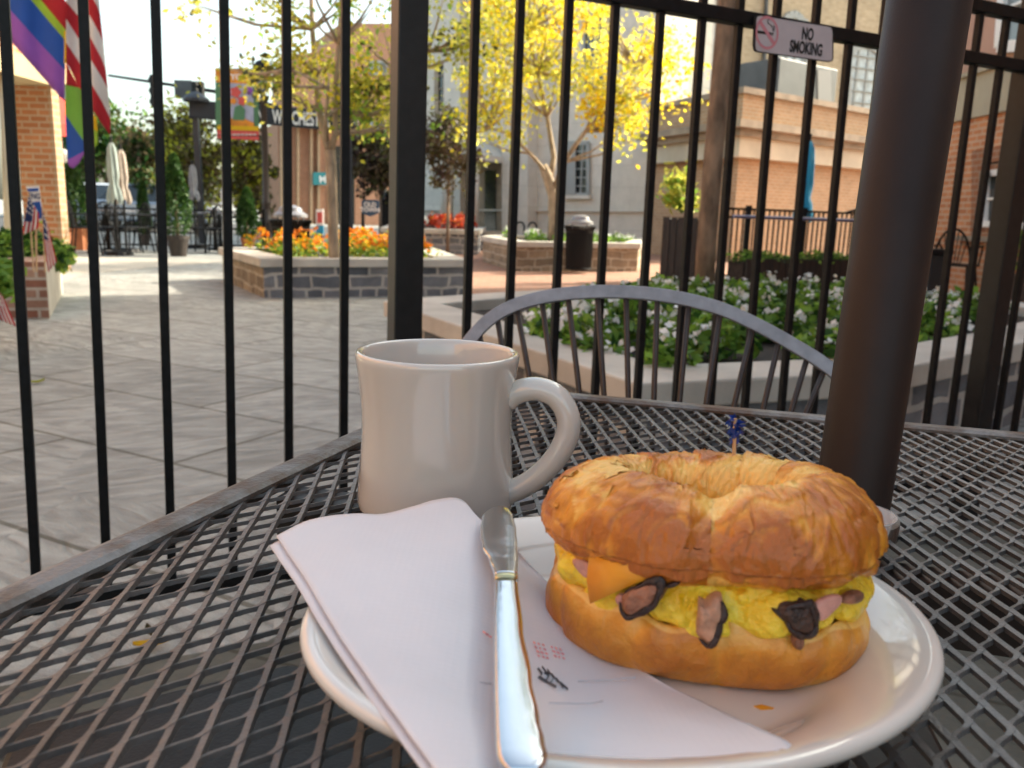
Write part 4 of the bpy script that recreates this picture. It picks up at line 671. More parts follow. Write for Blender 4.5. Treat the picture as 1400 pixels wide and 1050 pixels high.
litter(G(790, 374), 'dark slatted litter bin with domed lid in front of the brown stone planter'); p = P(398, 330, 10.0); litter((p.x, p.y, 0), 'sunlit slatted litter bin behind the orange flowers')
# old town sign + kiosk + bollard + bike racks + globe
p = P(506, 284, 14); ot = thing('town_sign', (p.x, p.y, 0), 'small dark blue sign reading OLD TOWN on a black post', 'sign'); m = MB(); m.slab([P(x, y, 14) for x, y in ((495, 292), (494, 275), (497, 273), (515, 273), (518, 275), (517, 292), (506, 296))], (0, -1, 0), .03); m.build('board', M['signblue'], ot); m = MB(); m.beam((p.x - .13, p.y + .06, 0), (p.x - .13, p.y + .06, p.z), .05, .05); m.build('post', M['iron'], ot); text('lettering', 'OLD\nTOWN', P(506, 283.5, 14) + Vector((0, -.004, 0)), .1, (1, .0, 0), (0, 0, 1), M['white'], ot, bold=.003)
p = P(437, 300, 15); ks = thing('poster_stand', (p.x, p.y, 0), 'narrow poster stand with red top and blue foot behind the slim tree', 'sign'); m = MB(); m.slab([P(x, y, 15) for x, y in ((432, 320), (432, 308), (442, 308), (442, 320))], (0, -1, 0), .04); m.build('foot', M['umb_b'], ks); m = MB(); m.slab([P(x, y, 15) for x, y in ((432, 308), (432, 286), (442, 286), (442, 308))], (0, -1, 0), .04); m.build('poster', M['fl_flagwhite'], ks); m = MB(); m.slab([P(x, y, 14.98) for x, y in ((433.5, 305), (433.5, 290), (440.5, 290), (440.5, 305))], (0, -1, 0), .01); m.build('poster_print', M['bn_r'], ks); m = MB(); m.box((p.x, p.y, P(437, 320, 15).z * .5), (.08, .08, P(437, 320, 15).z)); m.build('leg', M['iron'], ks)
p = G(530, 333); bl = thing('square_bollard', p, 'dark square pillar just left of the thick fence post', 'pillar'); m = MB(); m.box((p.x, p.y, .55), (.26, .26, 1.1)); m.box((p.x, p.y, 1.13), (.34, .34, .06)); m.box((p.x, p.y, .1), (.32, .32, .2)); m.build('shaft', M['iron'], bl, bevel=.015); m = MB(); m.lathe([(.001, 1.16), (.12, 1.16), (.1, 1.24), (.05, 1.36), (.001, 1.38)], p, 12); m.build('cap', M['iron'], bl)
for i, (px, lb_) in enumerate(((710, 'left loop of the pair of black bike racks by the stone wall'), (727, 'right loop of the pair of black bike racks by the stone wall'))):
    p = G(px, 340); z = .0; rk = MB(); rk.tube([p + Vector((.11 * math.cos(t), .11 * math.sin(t) * .3, (.62 if 0 else .55) + .13 * math.sin(t))) if 1 else None for t in np.linspace(0, math.pi, 12)][::1] , .025, 8); rk.tube([p + Vector((.11, 0, .55)), p + Vector((.11, 0, 0))], .025, 8); rk.tube([p + Vector((-.11, 0, .55)), p + Vector((-.11, 0, 0))], .025, 8); tag(rk.build('bike_rack', M['iron'], smooth=True), lb_, 'bike rack', 'bike racks by the stone wall')
p = P(578, 302, 19); gl = thing('path_lamp', (p.x, p.y, 0), 'low white globe lamp at the right edge of the thick fence post', 'lamp'); m = MB(); m.lathe([(.001, -.13), (.09, -.1), (.14, 0), (.09, .1), (.001, .13)], p, 14); m.build('globe', M['globe'], gl, smooth=True); m = MB(); m.tube([(p.x, p.y, 0), (p.x, p.y, p.z - .12)], .03, 8); m.build('post', M['iron'], gl)

# --- right patio: boarded planters, railing, bright plant, bin, chairs, shrub
ya, yb = G(1000, 394), G(1166, 392)
un = (yb - ya).normalized(); pn = Vector((un.y, -un.x, 0)); pn = pn if pn.y < 0 else -pn
zpl = V(1080, 353, ya, yb).z
bp_ = thing('boarded_planter', ya, 'long dark boarded planter trough along the patio railing', 'planter'); m = MB(); Lp = (yb - ya).length + 1.2; k = int(Lp / .11)
for i in range(k): c = ya + un * (i * .11 + .05) + pn * .25; m.box((c.x, c.y, zpl / 2), (.098, .03, zpl), math.atan2(un.y, un.x))
m.build('boards', M['wooddark'], bp_); m = MB(); q0, q1 = ya - pn * .1, ya + un * Lp - pn * .1; m.prism([(q0 + pn * .3)[:2], (q1 + pn * .3)[:2], q1[:2], q0[:2]], .02, zpl - .04); m.build('soil', M['soil'], bp_)
rg = np.random.default_rng(77); n = 2600; tt = rg.random(n) * Lp; pos = np.c_[ya.x + un.x * tt + rg.normal(size=n) * .1, ya.y + un.y * tt + rg.normal(size=n) * .1 + pn.y * .08, zpl - .04 + rg.random(n) * .13 * (.6 + .5 * np.sin(tt * 5))]
tag(cards('trough_greenery', pos, .06, [M['lf_g1'], M['lf_g3'], M['lf_g2']], rg.integers(0, 3, n), 5), 'low green plants spilling along the dark boarded trough', 'plants', kind='stuff')
pr = thing('patio_railing', ya, 'black patio railing above the dark boarded trough', 'fence'); zr = V(1080, 288, ya, yb).z; o_ = -pn * .2; m = MB()
for z in (zr, zr - .11, .15): m.beam(ya + o_ + Vector((0, 0, z)), ya + un * Lp + o_ + Vector((0, 0, z)), .03, .03)
arcp = [ya + un * (Lp - 1.3 + 1.3 * t) + o_ + Vector((0, 0, zr + .22 * math.sin(t * 1.57))) for t in np.linspace(0, 1, 10)]; m.tube(arcp, .018, 6); m.build('rail', M['iron'], pr); m = MB()
for i in range(int(Lp / .09)): p = ya + un * (i * .09) + o_; m.beam(p + Vector((0, 0, .15)), p + Vector((0, 0, zr)), .02, .02)
m.build('baluster', M['iron'], pr)
for t in (.35, 1.35, 2.35): p = ya + un * t + o_; m = MB(); m.beam(p, p + Vector((0, 0, zr + .05)), .07, .07); m.build('post', M['iron'], pr)
m = MB(); m.tube([ya + o_ * .4 + Vector((0, 0, zr - .1)), ya + un * Lp * .8 + o_ * .4 + Vector((0, 0, zr - .1))], .022, 8); tag(m.build('blue_pipe_rail', mat('blue_grey_pipe', (.16, .18, .30), .4)), 'blue grey horizontal pipe along the patio railing', 'rail')
b0, b1 = G(902, 388), G(957, 391); tb = thing('tall_planter_box', b0, 'tall dark boarded planter box beside the brown tree trunk', 'planter'); zt2 = V(930, 297, b0, b1).z; u2 = (b1 - b0).normalized(); n2 = Vector((u2.y, -u2.x, 0)); n2 = n2 if n2.y < 0 else -n2; wq = (b1 - b0).length; m = MB()
for face in range(2):
    o0, dirv, ln_ = ((b0, u2, wq) if face == 0 else (b0 - n2 * .02, -n2, .6)); k = 6
    for i in range(k): c = o0 + dirv * (ln_ * (i + .5) / k); m.box((c.x, c.y, zt2 / 2), (ln_ / k - .012, .03, zt2), math.atan2(dirv.y, dirv.x))
m.build('boards', M['wooddark'], tb); m = MB(); m.prism([(b0 + u2 * .02 - n2 * .02)[:2], (b1 - n2 * .02)[:2], (b1 - n2 * .6)[:2], (b0 + u2 * .02 - n2 * .6)[:2]], 0, zt2 - .03); m.build('inner_box', M['tyre'], tb)
pc0 = P(932, 285, b0.y + .35); bpz = thing('leafy_plant', pc0, 'bright yellow green leafy plant growing in the tall dark box', 'plant'); rg = np.random.default_rng(5); pos, ids, cc = clumpy(rg, P(932, 262, b0.y + .35), (.24, .24, .24), 26, 700, .07, .2); cards('foliage', pos, .13, [M['lf_g3'], M['lf_yg'], M['lf_y3']], rg.integers(0, 3, 700), 9, bpz, aspect=.3); m = MB()
for c in cc[:14]: m.tube([pc0 + Vector((0, 0, -.06)), Vector(c)], [.012, .005], 5)
m.build('stem', M['lf_g1'], bpz)
p = G(1271, 420); kb = thing('black_bin', p, 'upright black bin right of the umbrella pole', 'bin'); hz = P(1271, 340, p.y).z; m = MB(); m.prism([(p.x - .1, p.y - .1), (p.x + .1, p.y - .1), (p.x + .11, p.y + .15), (p.x - .11, p.y + .15)], 0, hz - .06); m.build('body', M['tyre'], kb, bevel=.015); m = MB(); m.box((p.x, p.y + .02, hz - .03), (.25, .3, .06)); m.build('lid', M['iron'], kb, bevel=.015)
c9 = chair_local('black wire chair by the orange brick wall nearer the bin', 'black chairs by the orange brick wall'); c9.location = G(1300, 412); c9.rotation_euler = (0, 0, 2.4); dup(c9, G(1334, 404), 'black wire chair below the recessed shop window', -2.2)
p = G(1402, 455); sh = thing('potted_shrub', p, 'green shrub in dark slatted pot at the right edge', 'shrub'); m = MB(); m.lathe([(.001, 0), (.13, 0), (.17, .45), (.18, .45), (.18, .5), (.15, .5), (.001, .46)], p, 16); m.build('pot', M['wooddark'], sh); rg = np.random.default_rng(6); pos, ids, cc = clumpy(rg, (p.x, p.y, .72), (.2, .2, .22), 20, 700, .06, .3); cards('foliage', pos, .06, [M['lf_g1'], M['lf_g3'], M['lf_g2']], rg.integers(0, 3, 700), 4, sh)

# --- left brick planter with flags
l0, l1, l2 = G(-40, 437), G(68, 436), G(86, 402)
bpz = thing('brick_planter', l1, 'old brick planter box at the left with small flags stuck in it', 'planter'); zb = V(68, 358, l0, l1).z; l3 = l0 + (l2 - l1)
m = MB(); m.prism([l0[:2], l1[:2], l2[:2], l3[:2]], 0, zb); m.build('brick_wall', M['oldbrick'], bpz, bevel=.006)
m = MB(); q = [l1 + Vector((.003, 0, 0)), l2 + Vector((.003, 0, 0))]; m.slab([(q[0].x, q[0].y, .01), (q[1].x, q[1].y, .01), (q[1].x, q[1].y, zb - .01), (q[0].x, q[0].y, zb - .01)], (1, -.2, 0), .02); m.build('render_coat', M['cop'], bpz)
rg = np.random.default_rng(9); pos, ids, cc = clumpy(rg, ((l0.x + l2.x) / 2, (l0.y + l2.y) / 2, zb + .03), (.36, .55, .13), 60, 2600, .05, .1); hb_ = thing('leafy_plant', ((l0.x + l2.x) / 2, (l0.y + l2.y) / 2, zb), 'low bushy green plants filling the old brick planter', 'plant'); cards('foliage', pos, .075, [M['lf_g1'], M['lf_g2'], M['lf_g3']], rg.integers(0, 3, 2600), 3, hb_)
pos, ids, cc = clumpy(rg, P(78, 350, l2.y - .3), (.05, .2, .12), 14, 600, .035, .1); hb2 = thing('leafy_plant', P(82, 360, l2.y - .3), 'yellow green trailing plant at the right end of the brick planter', 'plant'); cards('foliage', pos, .06, [M['lf_g3'], M['lf_yg']], rg.integers(0, 2, 600), 3, hb2)
pos, ids, cc = clumpy(rg, P(-22, 380, 4.6), (.12, .14, .10), 12, 350, .03, .1); hb3 = thing('leafy_plant', P(-45, 400, 4.6), 'bright green leaves poking in at the left edge', 'plant'); cards('foliage', pos, .08, [M['lf_g3'], M['lf_g1']], rg.integers(0, 2, 350), 3, hb3); m = MB(); e = P(-62, 400, 4.6); m.lathe([(.001, 0), (.14, 0), (.2, e.z), (.17, e.z), (.001, e.z - .05)], (e.x, e.y, 0), 16); m.build('pot', M['terra'], hb3)

def cloth(bounds, mats, dep, nx=14, wave=.02, ph=0.0, freq=9.0):
    """bounds: polylines in pixels; strip i lies between bounds[i] and bounds[i+1]"""
    def res(pl_):
        ds = [0]
        for a, b in zip(pl_, pl_[1:]): ds.append(ds[-1] + math.dist(a, b))
        o = []
        for i in range(nx):
            t = ds[-1] * i / (nx - 1); j = 0
            while j < len(ds) - 2 and ds[j + 1] < t: j += 1
            k = (t - ds[j]) / max(1e-6, ds[j + 1] - ds[j]); o.append((pl_[j][0] + (pl_[j + 1][0] - pl_[j][0]) * k, pl_[j][1] + (pl_[j + 1][1] - pl_[j][1]) * k))
        return o
    bs = [res(b) for b in bounds]; rows = []; mi = []
    for i in range(len(bs) - 1):
        for s in range(3):
            rows.append([(bs[i][j][0] + (bs[i + 1][j][0] - bs[i][j][0]) * s / 3, bs[i][j][1] + (bs[i + 1][j][1] - bs[i][j][1]) * s / 3) for j in range(nx)]); mi.append(i)
    rows.append(bs[-1]); g = [[P(x, y, dep + wave * math.sin(x / F * dep * freq * 3 + ph) + wave * .5 * math.sin(y / F * dep * freq + ph)) for x, y in q_] for q_ in rows]
    m = MB(); m.grid(g, mif=lambda i, j: mats[mi[i]]); return m
FM = [M['fl_' + k] for k in ('red', 'flagwhite', 'navy', 'purple', 'blue', 'green', 'yellow', 'lime')]
def q4(*p): return [(a / 4, b / 4) for a, b in p]
uf = thing('national_flag', P(110, 0, 5.6), 'large flag with red and white stripes hanging at the upper left', 'flag')
ub = [q4((225, -240), (365, -110), (430, -20), (490, 70), (540, 170), (562, 215)) if 0 else q4((362, -330), (430, -260), (490, -160), (530, -60), (540, -10)), q4((362, -215), (430, -140), (490, -40), (530, 30), (548, 80)), q4((362, -110), (430, -15), (490, 80), (545, 185), (566, 240)), q4((362, 10), (430, 90), (490, 195), (560, 330), (580, 390)), q4((362, 105), (430, 210), (490, 312), (560, 430), (590, 490)), q4((362, 235), (430, 335), (490, 440), (560, 560), (606, 655)), q4((362, 335), (430, 470), (500, 590), (560, 680), (602, 740))]
m = cloth(ub, [0, 1, 0, 1, 0, 1][::1], 5.6, wave=.03); m.m = [{0: 1, 1: 0}[i] if 0 else i for i in m.m]
# strips from top: white, red, white, red... matched so that the lowest strip is red
m = cloth(ub, [1, 0, 1, 0, 1, 0], 5.6, wave=.03); m.build('striped_cloth', FM, uf, smooth=True, solid=.003)
m = cloth([q4((225, -140), (300, -60), (362, 10)), q4((225, 0), (300, 90), (362, 168))], [0], 5.64, wave=.01); m.build('folded_stripe', FM, uf, smooth=True, solid=.003)
m = cloth([q4((362, 335), (390, 400), (430, 470)), q4((362, 465), (390, 470), (436, 480))], [0], 5.63, wave=.01); m.build('hem_fold', FM, uf, smooth=True, solid=.003)
m = MB(); m.tube([P(-60, -200, 5.9), P(150, -60, 5.55)], .014, 8); m.build('flagpole', M['wood'], uf)
rf = thing('rainbow_flag', P(40, 30, 5.9), 'large rainbow flag with purple, blue and green diagonal bands at the upper left', 'flag')
rbn = [q4((40, -310), (150, -210), (362, 60)), q4((40, -250), (130, -140), (362, 120)), q4((40, -160), (230, 0), (362, 168)), q4((40, -130), (170, 0), (362, 228)), q4((45, 40), (200, 215), (356, 385)), q4((60, 225), (200, 385), (354, 556))]
m = cloth(rbn, [0, 6, 6, 7, 4, 3], 5.95, wave=.02) if 0 else cloth(rbn, [0, 6, 7, 4, 3], 5.95, wave=.02); m.build('striped_cloth', FM, rf, smooth=True, solid=.003); m = MB(); m.tube([P(-80, -160, 6.0), P(100, -100, 5.95)], .014, 8); m.build('flagpole', M['wood'], rf)
m = cloth([q4((350, 165), (364, 175)), q4((352, 250), (364, 255)), q4((350, 350), (362, 345))], [6, 6], 5.93, nx=4, wave=.004); m.build('yellow_edge', FM, rf, smooth=True, solid=.003)
r2 = thing('rainbow_flag', P(100, 120, 6.4), 'smaller rainbow flag hanging point down below the striped flag', 'flag')
m = cloth([q4((356, 460), (400, 464), (432, 470), (520, 600), (536, 640)), q4((358, 625), (400, 690), (456, 770), (500, 820), (520, 815)), q4((368, 870), (400, 860), (440, 838), (456, 828), (470, 820)), q4((372, 895), (386, 915), (400, 922), (430, 895), (458, 842))], [5, 4, 3], 6.4, wave=.02); m.build('striped_cloth', FM, r2, smooth=True, solid=.003)
m = cloth([q4((500, 625), (528, 640)), q4((502, 700), (534, 720)), q4((506, 815), (534, 790))], [6, 7], 6.35, nx=5, wave=.01); m.build('yellow_panel', FM, r2, smooth=True, solid=.003); m = MB(); m.tube([P(60, -60, 6.45), P(128, 160, 6.42)], .012, 8); m.build('flagpole', M['wood'], r2)
# small flags
def mini(px_l, px_r, dep, stick, label, nst=7, stars=.45):
    root = thing('small_flag', P(stick[-1][0], stick[-1][1], dep), label, 'flag', 'small flags in the brick planter'); k = nst; bs = []
    for i in range(k + 1): t = i / k; bs.append([(a[0] + (b[0] - a[0]) * t, a[1] + (b[1] - a[1]) * t) for a, b in zip(px_l, px_r)])
    m = cloth(bs, [i % 2 for i in range(k)], dep, wave=.012, freq=20, nx=12)
    cant = m; n_ = 11
    for f in range(len(m.m)):
        row, col = divmod(f, n_)
        if row < 3 * k * .52 and col < n_ * stars: m.m[f] = 2
    m.build('cloth', FM, root, smooth=True, solid=.002)
    st = MB(); rg = random.Random(len(label))
    for i in range(9):
        a = .08 + .3 * (i % 3) / 2 * 1.0; b = .06 + .4 * (i // 3) / 2; l = [px_l[0][0] + (px_l[-1][0] - px_l[0][0]) * a, px_l[0][1] + (px_l[-1][1] - px_l[0][1]) * a]; rr = [px_r[0][0] + (px_r[-1][0] - px_r[0][0]) * a, px_r[0][1] + (px_r[-1][1] - px_r[0][1]) * a]
        c = P(l[0] + (rr[0] - l[0]) * b, l[1] + (rr[1] - l[1]) * b, dep - .025); st.slab([c + Vector((.008 * math.cos(q) * (1 if j % 2 else .45), 0, .008 * math.sin(q) * (1 if j % 2 else .45))) for j, q in enumerate(np.linspace(0, 6.283, 10, endpoint=False))], (0, -1, 0), .003)
    st.build('stars', M['fl_flagwhite'], root); m = MB(); m.tube([P(x, y, dep + .02) for x, y in stick], .006, 6); m.build('stick', M['wood'], root)
mini([(37, 270), (33, 296), (30, 322)], [(52, 296), (50, 318), (52, 326)], 5.9, [(40, 262), (47, 372)], 'small striped flag at left in front of the blue and white placard') if 0 else None
mini([(39, 268), (35, 292), (30, 322)], [(53, 292), (53, 306), (52, 312)], 5.9, [(39, 262), (46, 372)], 'small striped flag at left in front of the placard in the brick planter', stars=.55)
mini([(58, 288), (60, 326), (66, 372)], [(66, 310), (72, 336), (78, 358)], 5.8, [(58, 282), (62, 372)], 'small striped flag drooping over the right corner of the brick planter', stars=.42)
mini([(-8, 400), (-4, 425), (2, 438)], [(4, 405), (14, 428), (22, 446)], 4.4, [(-10, 380), (-4, 440)], 'small striped flag peeking in low at the left edge', stars=.1)
pl_ = thing('placard', P(45, 300, 6.05), 'white and blue placard on a stick in the brick planter', 'sign'); m = MB(); m.slab([P(x, y, 6.05) for x, y in ((37, 258), (35, 255), (53, 254), (56, 278), (61, 300), (50, 304), (42, 290))], (0, -1, 0), .006); m.build('board', M['white'], pl_); m = MB(); m.slab([P(x, y, 6.04) for x, y in ((38, 262), (37, 258), (52, 257), (52.5, 261))], (0, -1, 0), .004); m.build('band', M['fl_blue'], pl_); m = MB(); m.slab([P(x, y, 6.04) for x, y in ((43, 286), (42, 277), (54, 275), (57, 286), (57, 298), (50, 300))], (0, -1, 0), .004); m.build('blue_patch', M['fl_blue'], pl_); text('lettering', 'ENG', P(47, 268.5, 6.035), .055, (1, 0, 0), (0, 0, 1), M['fl_navy'], pl_, squeeze=.8, bold=.001); m = MB(); m.tube([P(49, 300, 6.06), P(50, 372, 6.06)], .008, 6); m.build('stick', M['wood'], pl_)

# ================================================================== fence in front
FA = Vector((-.8605, 1.4418, 0)); FU = Vector((math.cos(R_(23.586)), math.sin(R_(23.586)), 0)); FN = Vector((FU.y, -FU.x, 0)); FB = FA + FU
def FV(x, y): return PL(x, y, FA, FN)
fe = thing('iron_fence', FA, 'black iron bar fence running right across the view behind the table', 'fence')
def slope(x):
    return -.000137 * (x - 435) if x < 560 else -.0171 - (x - 560) * (.0729 / 540) if x < 1100 else -.09 - (x - 1100) * (.048 / 230)
def barline(x, z0, z1):
    s = slope(x); a = FV(x - 300 * s, 0); b = FV(x + 220 * s, 520); d = (a - b) / (a.z - b.z); return b + d * (z0 - b.z), b + d * (z1 - b.z)
ZT = FV(1345, 12).z
s1 = (FV(898, 5) , FV(1340, 82))
def rail_at(px, which):                                    # height of a rail above bar at plan distance
    pass
xs = [-105, 22, 126, 221, 311, 393, 471, 642, 701, 765, 826, 886, 941, 990, 1039, 1091, 1137, 1180, 1222, 1263, 1303, 1338, 1406, 1432]
for x in xs:
    a, b = barline(x, .11, ZT + .005); m = MB(); m.beam(a, b, .0165, .0165, side=FN); m.build('bar', M['iron'], fe, bevel=.0012)
for x in (555.5, 1376):
    a, b = barline(x, 0, ZT + .06); m = MB(); m.beam(a, b, .060, .060, side=FN); po = m.build('post', M['post'], fe, bevel=.003); m = MB(); m.beam(b + Vector((0, 0, .0)), b + Vector((0, 0, .018)), .072, .072, side=FN); m.build('post_cap', M['post'], po, bevel=.004)
e0_, e1_ = FA - FU * .4, FA + FU * 3.2
r0, r1 = FV(898, 5.5), FV(1400, 92); dR = (r1 - r0) / (r1 - r0).dot(FU)
def railpt(t0_, base, d): return base + d * (t0_ - (base - FA).dot(FU))
m = MB(); m.beam(railpt(-.4, r0, dR), railpt(3.1, r0, dR), .032, .030); m.build('rail', M['iron'], fe, bevel=.002)
q0, q1 = FV(1326, 10), FV(1400, 22.5); dQ = (q1 - q0) / (q1 - q0).dot(FU); dQ = dR.copy()
m = MB(); m.beam(railpt(-.4, q1, dQ), railpt(3.1, q1, dQ), .032, .030); m.build('rail', M['iron'], fe, bevel=.002)
m = MB(); m.beam(e0_ + Vector((0, 0, .13)), e1_ + Vector((0, 0, .13)), .032, .030); m.build('rail', M['iron'], fe, bevel=.002)
# no smoking sign
sg = thing('no_smoking_sign', FV(1074, 56), 'pinkish white NO SMOKING sign fixed to the top of the black fence', 'sign'); off = FN * .028
c4 = [FV(1019, 73) + off, FV(1021, 23) + off, FV(1128, 40) + off, FV(1128, 88) + off]
def rounded(c, k):
    o = []; n_ = len(c)
    for i in range(n_):
        a, b, d = c[i - 1], c[i], c[(i + 1) % n_]; e = (a - b).normalized() * k; f = (d - b).normalized() * k
        for t in (0, .3, .6, 1): o.append(b + e * (1 - t) ** 2 + f * t ** 2)
    return o
def shrink(c, k): ctr_ = sum(c, Vector()) / len(c); return [p + (ctr_ - p).normalized() * k for p in c]
m = MB(); m.slab(rounded(c4, .014), FN, .004); m.build('border', M['blackprint'], sg); m = MB(); m.slab([p + FN * .0012 for p in rounded(shrink(c4, .0055), .011)], FN, .001); m.build('face', M['signwhite'], sg)
sx = (c4[2] - c4[1]).normalized(); sy = (c4[1] - c4[0]).normalized(); txt_o = FN * .0302
text('lettering', 'NO\nSMOKING', FV(1091, 60) + txt_o, .037, sx, sy, M['blackprint'], sg, bold=.0011, ext=.0003, fit=.098)
cc_ = FV(1037, 48) + txt_o; m = MB(); rr = .036
ringp = [cc_ + sx * rr * math.cos(t) * .92 + sy * rr * math.sin(t) for t in np.linspace(0, 6.283, 40, endpoint=False)]
ins = [cc_ + (p - cc_) * .84 for p in ringp]; m.grid([ringp, ins], closed_u=True); m.slab([cc_ + (-sx + sy) * rr * .62 + (sx + sy) * .003, cc_ + (sx - sy) * rr * .62 + (sx + sy) * .003, cc_ + (sx - sy) * rr * .62 - (sx + sy) * .003, cc_ + (-sx + sy) * rr * .62 - (sx + sy) * .003], FN, .0003); m.build('prohibition_ring', M['pink'], sg)
tx2 = FN * .0002; m = MB(); m.slab([p - tx2 for p in (cc_ + sx * -.034 + sy * .002, cc_ + sx * .012 + sy * .002, cc_ + sx * .012 - sy * .004, cc_ - sx * .034 - sy * .004)], FN, .0003); m.slab([p - tx2 for p in (cc_ + sx * .014 + sy * .002, cc_ + sx * .018 + sy * .002, cc_ + sx * .018 - sy * .004, cc_ + sx * .014 - sy * .004)], FN, .0003)
m.tube([cc_ + sx * x + sy * y - tx2 for x, y in ((.016, .005), (.017, .012), (.012, .015), (.008, .019), (.002, .02), (.0, .025), (.004, .03))], .0008, 4); m.tube([cc_ + sx * x + sy * y - tx2 for x, y in ((.02, .005), (.021, .014), (.017, .018))], .0008, 4); m.build('cigarette_symbol', M['blackprint'], sg)

# ================================================================== chair behind the table
cp = P(842, 398, 1.08); cnv = Vector((-.12, -1, .28)).normalized()
def CV(x, y, o=0): return PL(x, y, cp, cnv) + cnv * o
chr_ = thing('metal_chair', (cp.x, cp.y - .2, 0), 'grey metal chair with arched fan back facing the table in front of the fence', 'chair')
arc = [(598, 690), (604, 600), (616, 520), (628, 487), (645, 462), (668, 438), (700, 419), (745, 406), (795, 400), (842, 399), (890, 402), (940, 410), (990, 424), (1040, 447), (1085, 472), (1125, 497), (1150, 520), (1172, 570), (1180, 680)]
A3 = [CV(x, y) for x, y in arc]
def smoothpts(p, k=4):
    o = []
    for i in range(len(p) - 1):
        a, b, c, d = p[max(i - 1, 0)], p[i], p[i + 1], p[min(i + 2, len(p) - 1)]
        for j in range(k): t = j / k; o.append(.5 * ((2 * b) + (c - a) * t + (2 * a - 5 * b + 4 * c - d) * t * t + (-a + 3 * b - 3 * c + d) * t ** 3))
    return o + [p[-1]]
m = MB(); pts = smoothpts(A3); rows = []
for i, p in enumerate(pts):
    d = (pts[min(i + 1, len(pts) - 1)] - pts[max(i - 1, 0)]).normalized(); s = d.cross(cnv).normalized(); wv = .0088; th = .0032
    rows.append([p + s * wv + cnv * th, p - s * wv + cnv * th, p - s * wv - cnv * th, p + s * wv - cnv * th])
m.grid(rows, closed_u=True); m.build('back_frame', M['chairgrey'], chr_, bevel=.0015)
tops = [(655, 455), (680, 435), (707, 424), (741, 413), (777, 408), (817, 404), (856, 406), (899, 408), (942, 416), (985, 428), (1029, 448), (1065, 467), (1103, 492), (1128, 505)]; bots = [(671, 540), (697, 545), (729, 545), (759, 545), (793, 545), (826, 545), (859, 545), (894, 545), (929, 550), (965, 556), (1003, 558), (1043, 562), (1081, 566), (1100, 570)]
for (a, b), (c, d) in zip(tops, bots):
    k = 2.1; e = (a + (c - a) * k, b + (d - b) * k); m = MB(); m.tube([CV(a, b, -.001), CV(*e, -.001)], .0038, 6); m.build('spindle', M['rod'], chr_, smooth=True)
m = MB(); sb = [CV(x, 690) for x in (598, 720, 890, 1060, 1180)]; m.tube(sb, .009, 6); m.build('back_rail', M['chairgrey'], chr_)
l_, r_ = sb[0], sb[-1]; ax = (r_ - l_).normalized(); dy = Vector((ax.y, -ax.x, 0)); dy = dy if dy.y < 0 else -dy; zs = .44
m = MB(); m.prism([(l_ + dy * .02)[:2], (r_ + dy * .02)[:2], (r_ + dy * .42 - ax * .03)[:2], (l_ + dy * .42 + ax * .03)[:2]], zs - .02, zs); m.build('seat', M['iron'], chr_, bevel=.006)
for p, k in ((l_, .02), (r_, .02), (l_ + ax * .03, .4), (r_ - ax * .03, .4)): m = MB(); q = p + dy * k; m.tube([(q.x, q.y, zs - .02 if k > .1 else l_.z), (q.x, q.y - (.04 if k > .1 else -.06), 0)], .011, 8); m.build('leg', M['chairgrey'], chr_)

# ================================================================== table
TC = G(633, 529, T); TU = (G(1400, 597, T) - TC).normalized(); TV = (G(0, 820, T) - TC).normalized(); LU = LV = .82
PO = G(1160, 716, T); UV0 = (TU, TV)
tbl = thing('cafe_table', (TC + TU * .41 + TV * .41)[:2] + (0,), 'square patio table of worn grey expanded metal mesh under the breakfast', 'table')
Lc, Sc = .0265, .0122; nL = int(LV / Lc); nS = int(LU / (Sc / 2)); perp = TU
amp = Sc / 4; hw = .00105; th = .0012; tilt = R_(12)
wx = TU * (math.cos(tilt) * hw * 1.15) + Vector((0, 0, math.sin(tilt) * hw * 1.15)); wy = TU * (-math.sin(tilt) * th) + Vector((0, 0, math.cos(tilt) * th))
corner = np.array([wx + wy, -wx + wy, -wx - wy, wx - wy])
shape = [(0, -1.0, 1.12), (.10, -.6, 1.0), (.25, 0, 1.0), (.40, .6, 1.0), (.5, 1.0, 1.12), (.55, .93, .95), (.62, .55, .86), (.70, .0, .85), (.78, -.52, .85), (.86, -.90, .88), (.93, -1.06, .95)]
Vs, Fs = [], []; c0 = np.array(TC); tu = np.array(TU); tv = np.array(TV); po = np.array(PO); cnt = 0
rg = np.random.default_rng(1)
for k in range(2, nS - 1):
    s0 = k * Sc / 2; hshift = .5 * (k % 2); prev = False
    for i in range(nL):
        for f, a, wf in shape:
            v = (i + f + hshift) * Lc + .004; u = s0 + a * amp; p = c0 + tu * u + tv * v + np.array((0, 0, -.0015 + .0004 * math.sin(u * 40 + v * 31) + (.00022 if k % 2 else 0) - (.0005 if wf < .9 else 0)))
            ok = (p[0] - po[0]) ** 2 + (p[1] - po[1]) ** 2 > .0235 ** 2
            if ok:
                Vs.append(p + corner * wf)
                if prev:
                    o = 4 * cnt
                    for j in range(4): j2 = (j + 1) % 4; Fs.append((o - 4 + j, o - 4 + j2, o + j2, o + j))
                cnt += 1
            prev = ok
Vs = np.concatenate(Vs); Fs = np.array(Fs, dtype=np.int32); me = bpy.data.meshes.new('mesh_top'); me.vertices.add(len(Vs)); me.vertices.foreach_set('co', Vs.ravel()); me.loops.add(Fs.size); me.loops.foreach_set('vertex_index', Fs.ravel()); me.polygons.add(len(Fs)); me.polygons.foreach_set('loop_start', np.arange(0, Fs.size, 4, dtype=np.int32)); me.polygons.foreach_set('use_smooth', np.zeros(len(Fs), dtype=bool)); me.materials.append(M['mesh']); me.update(calc_edges=True); me.validate(); link('mesh_top', me, tbl)
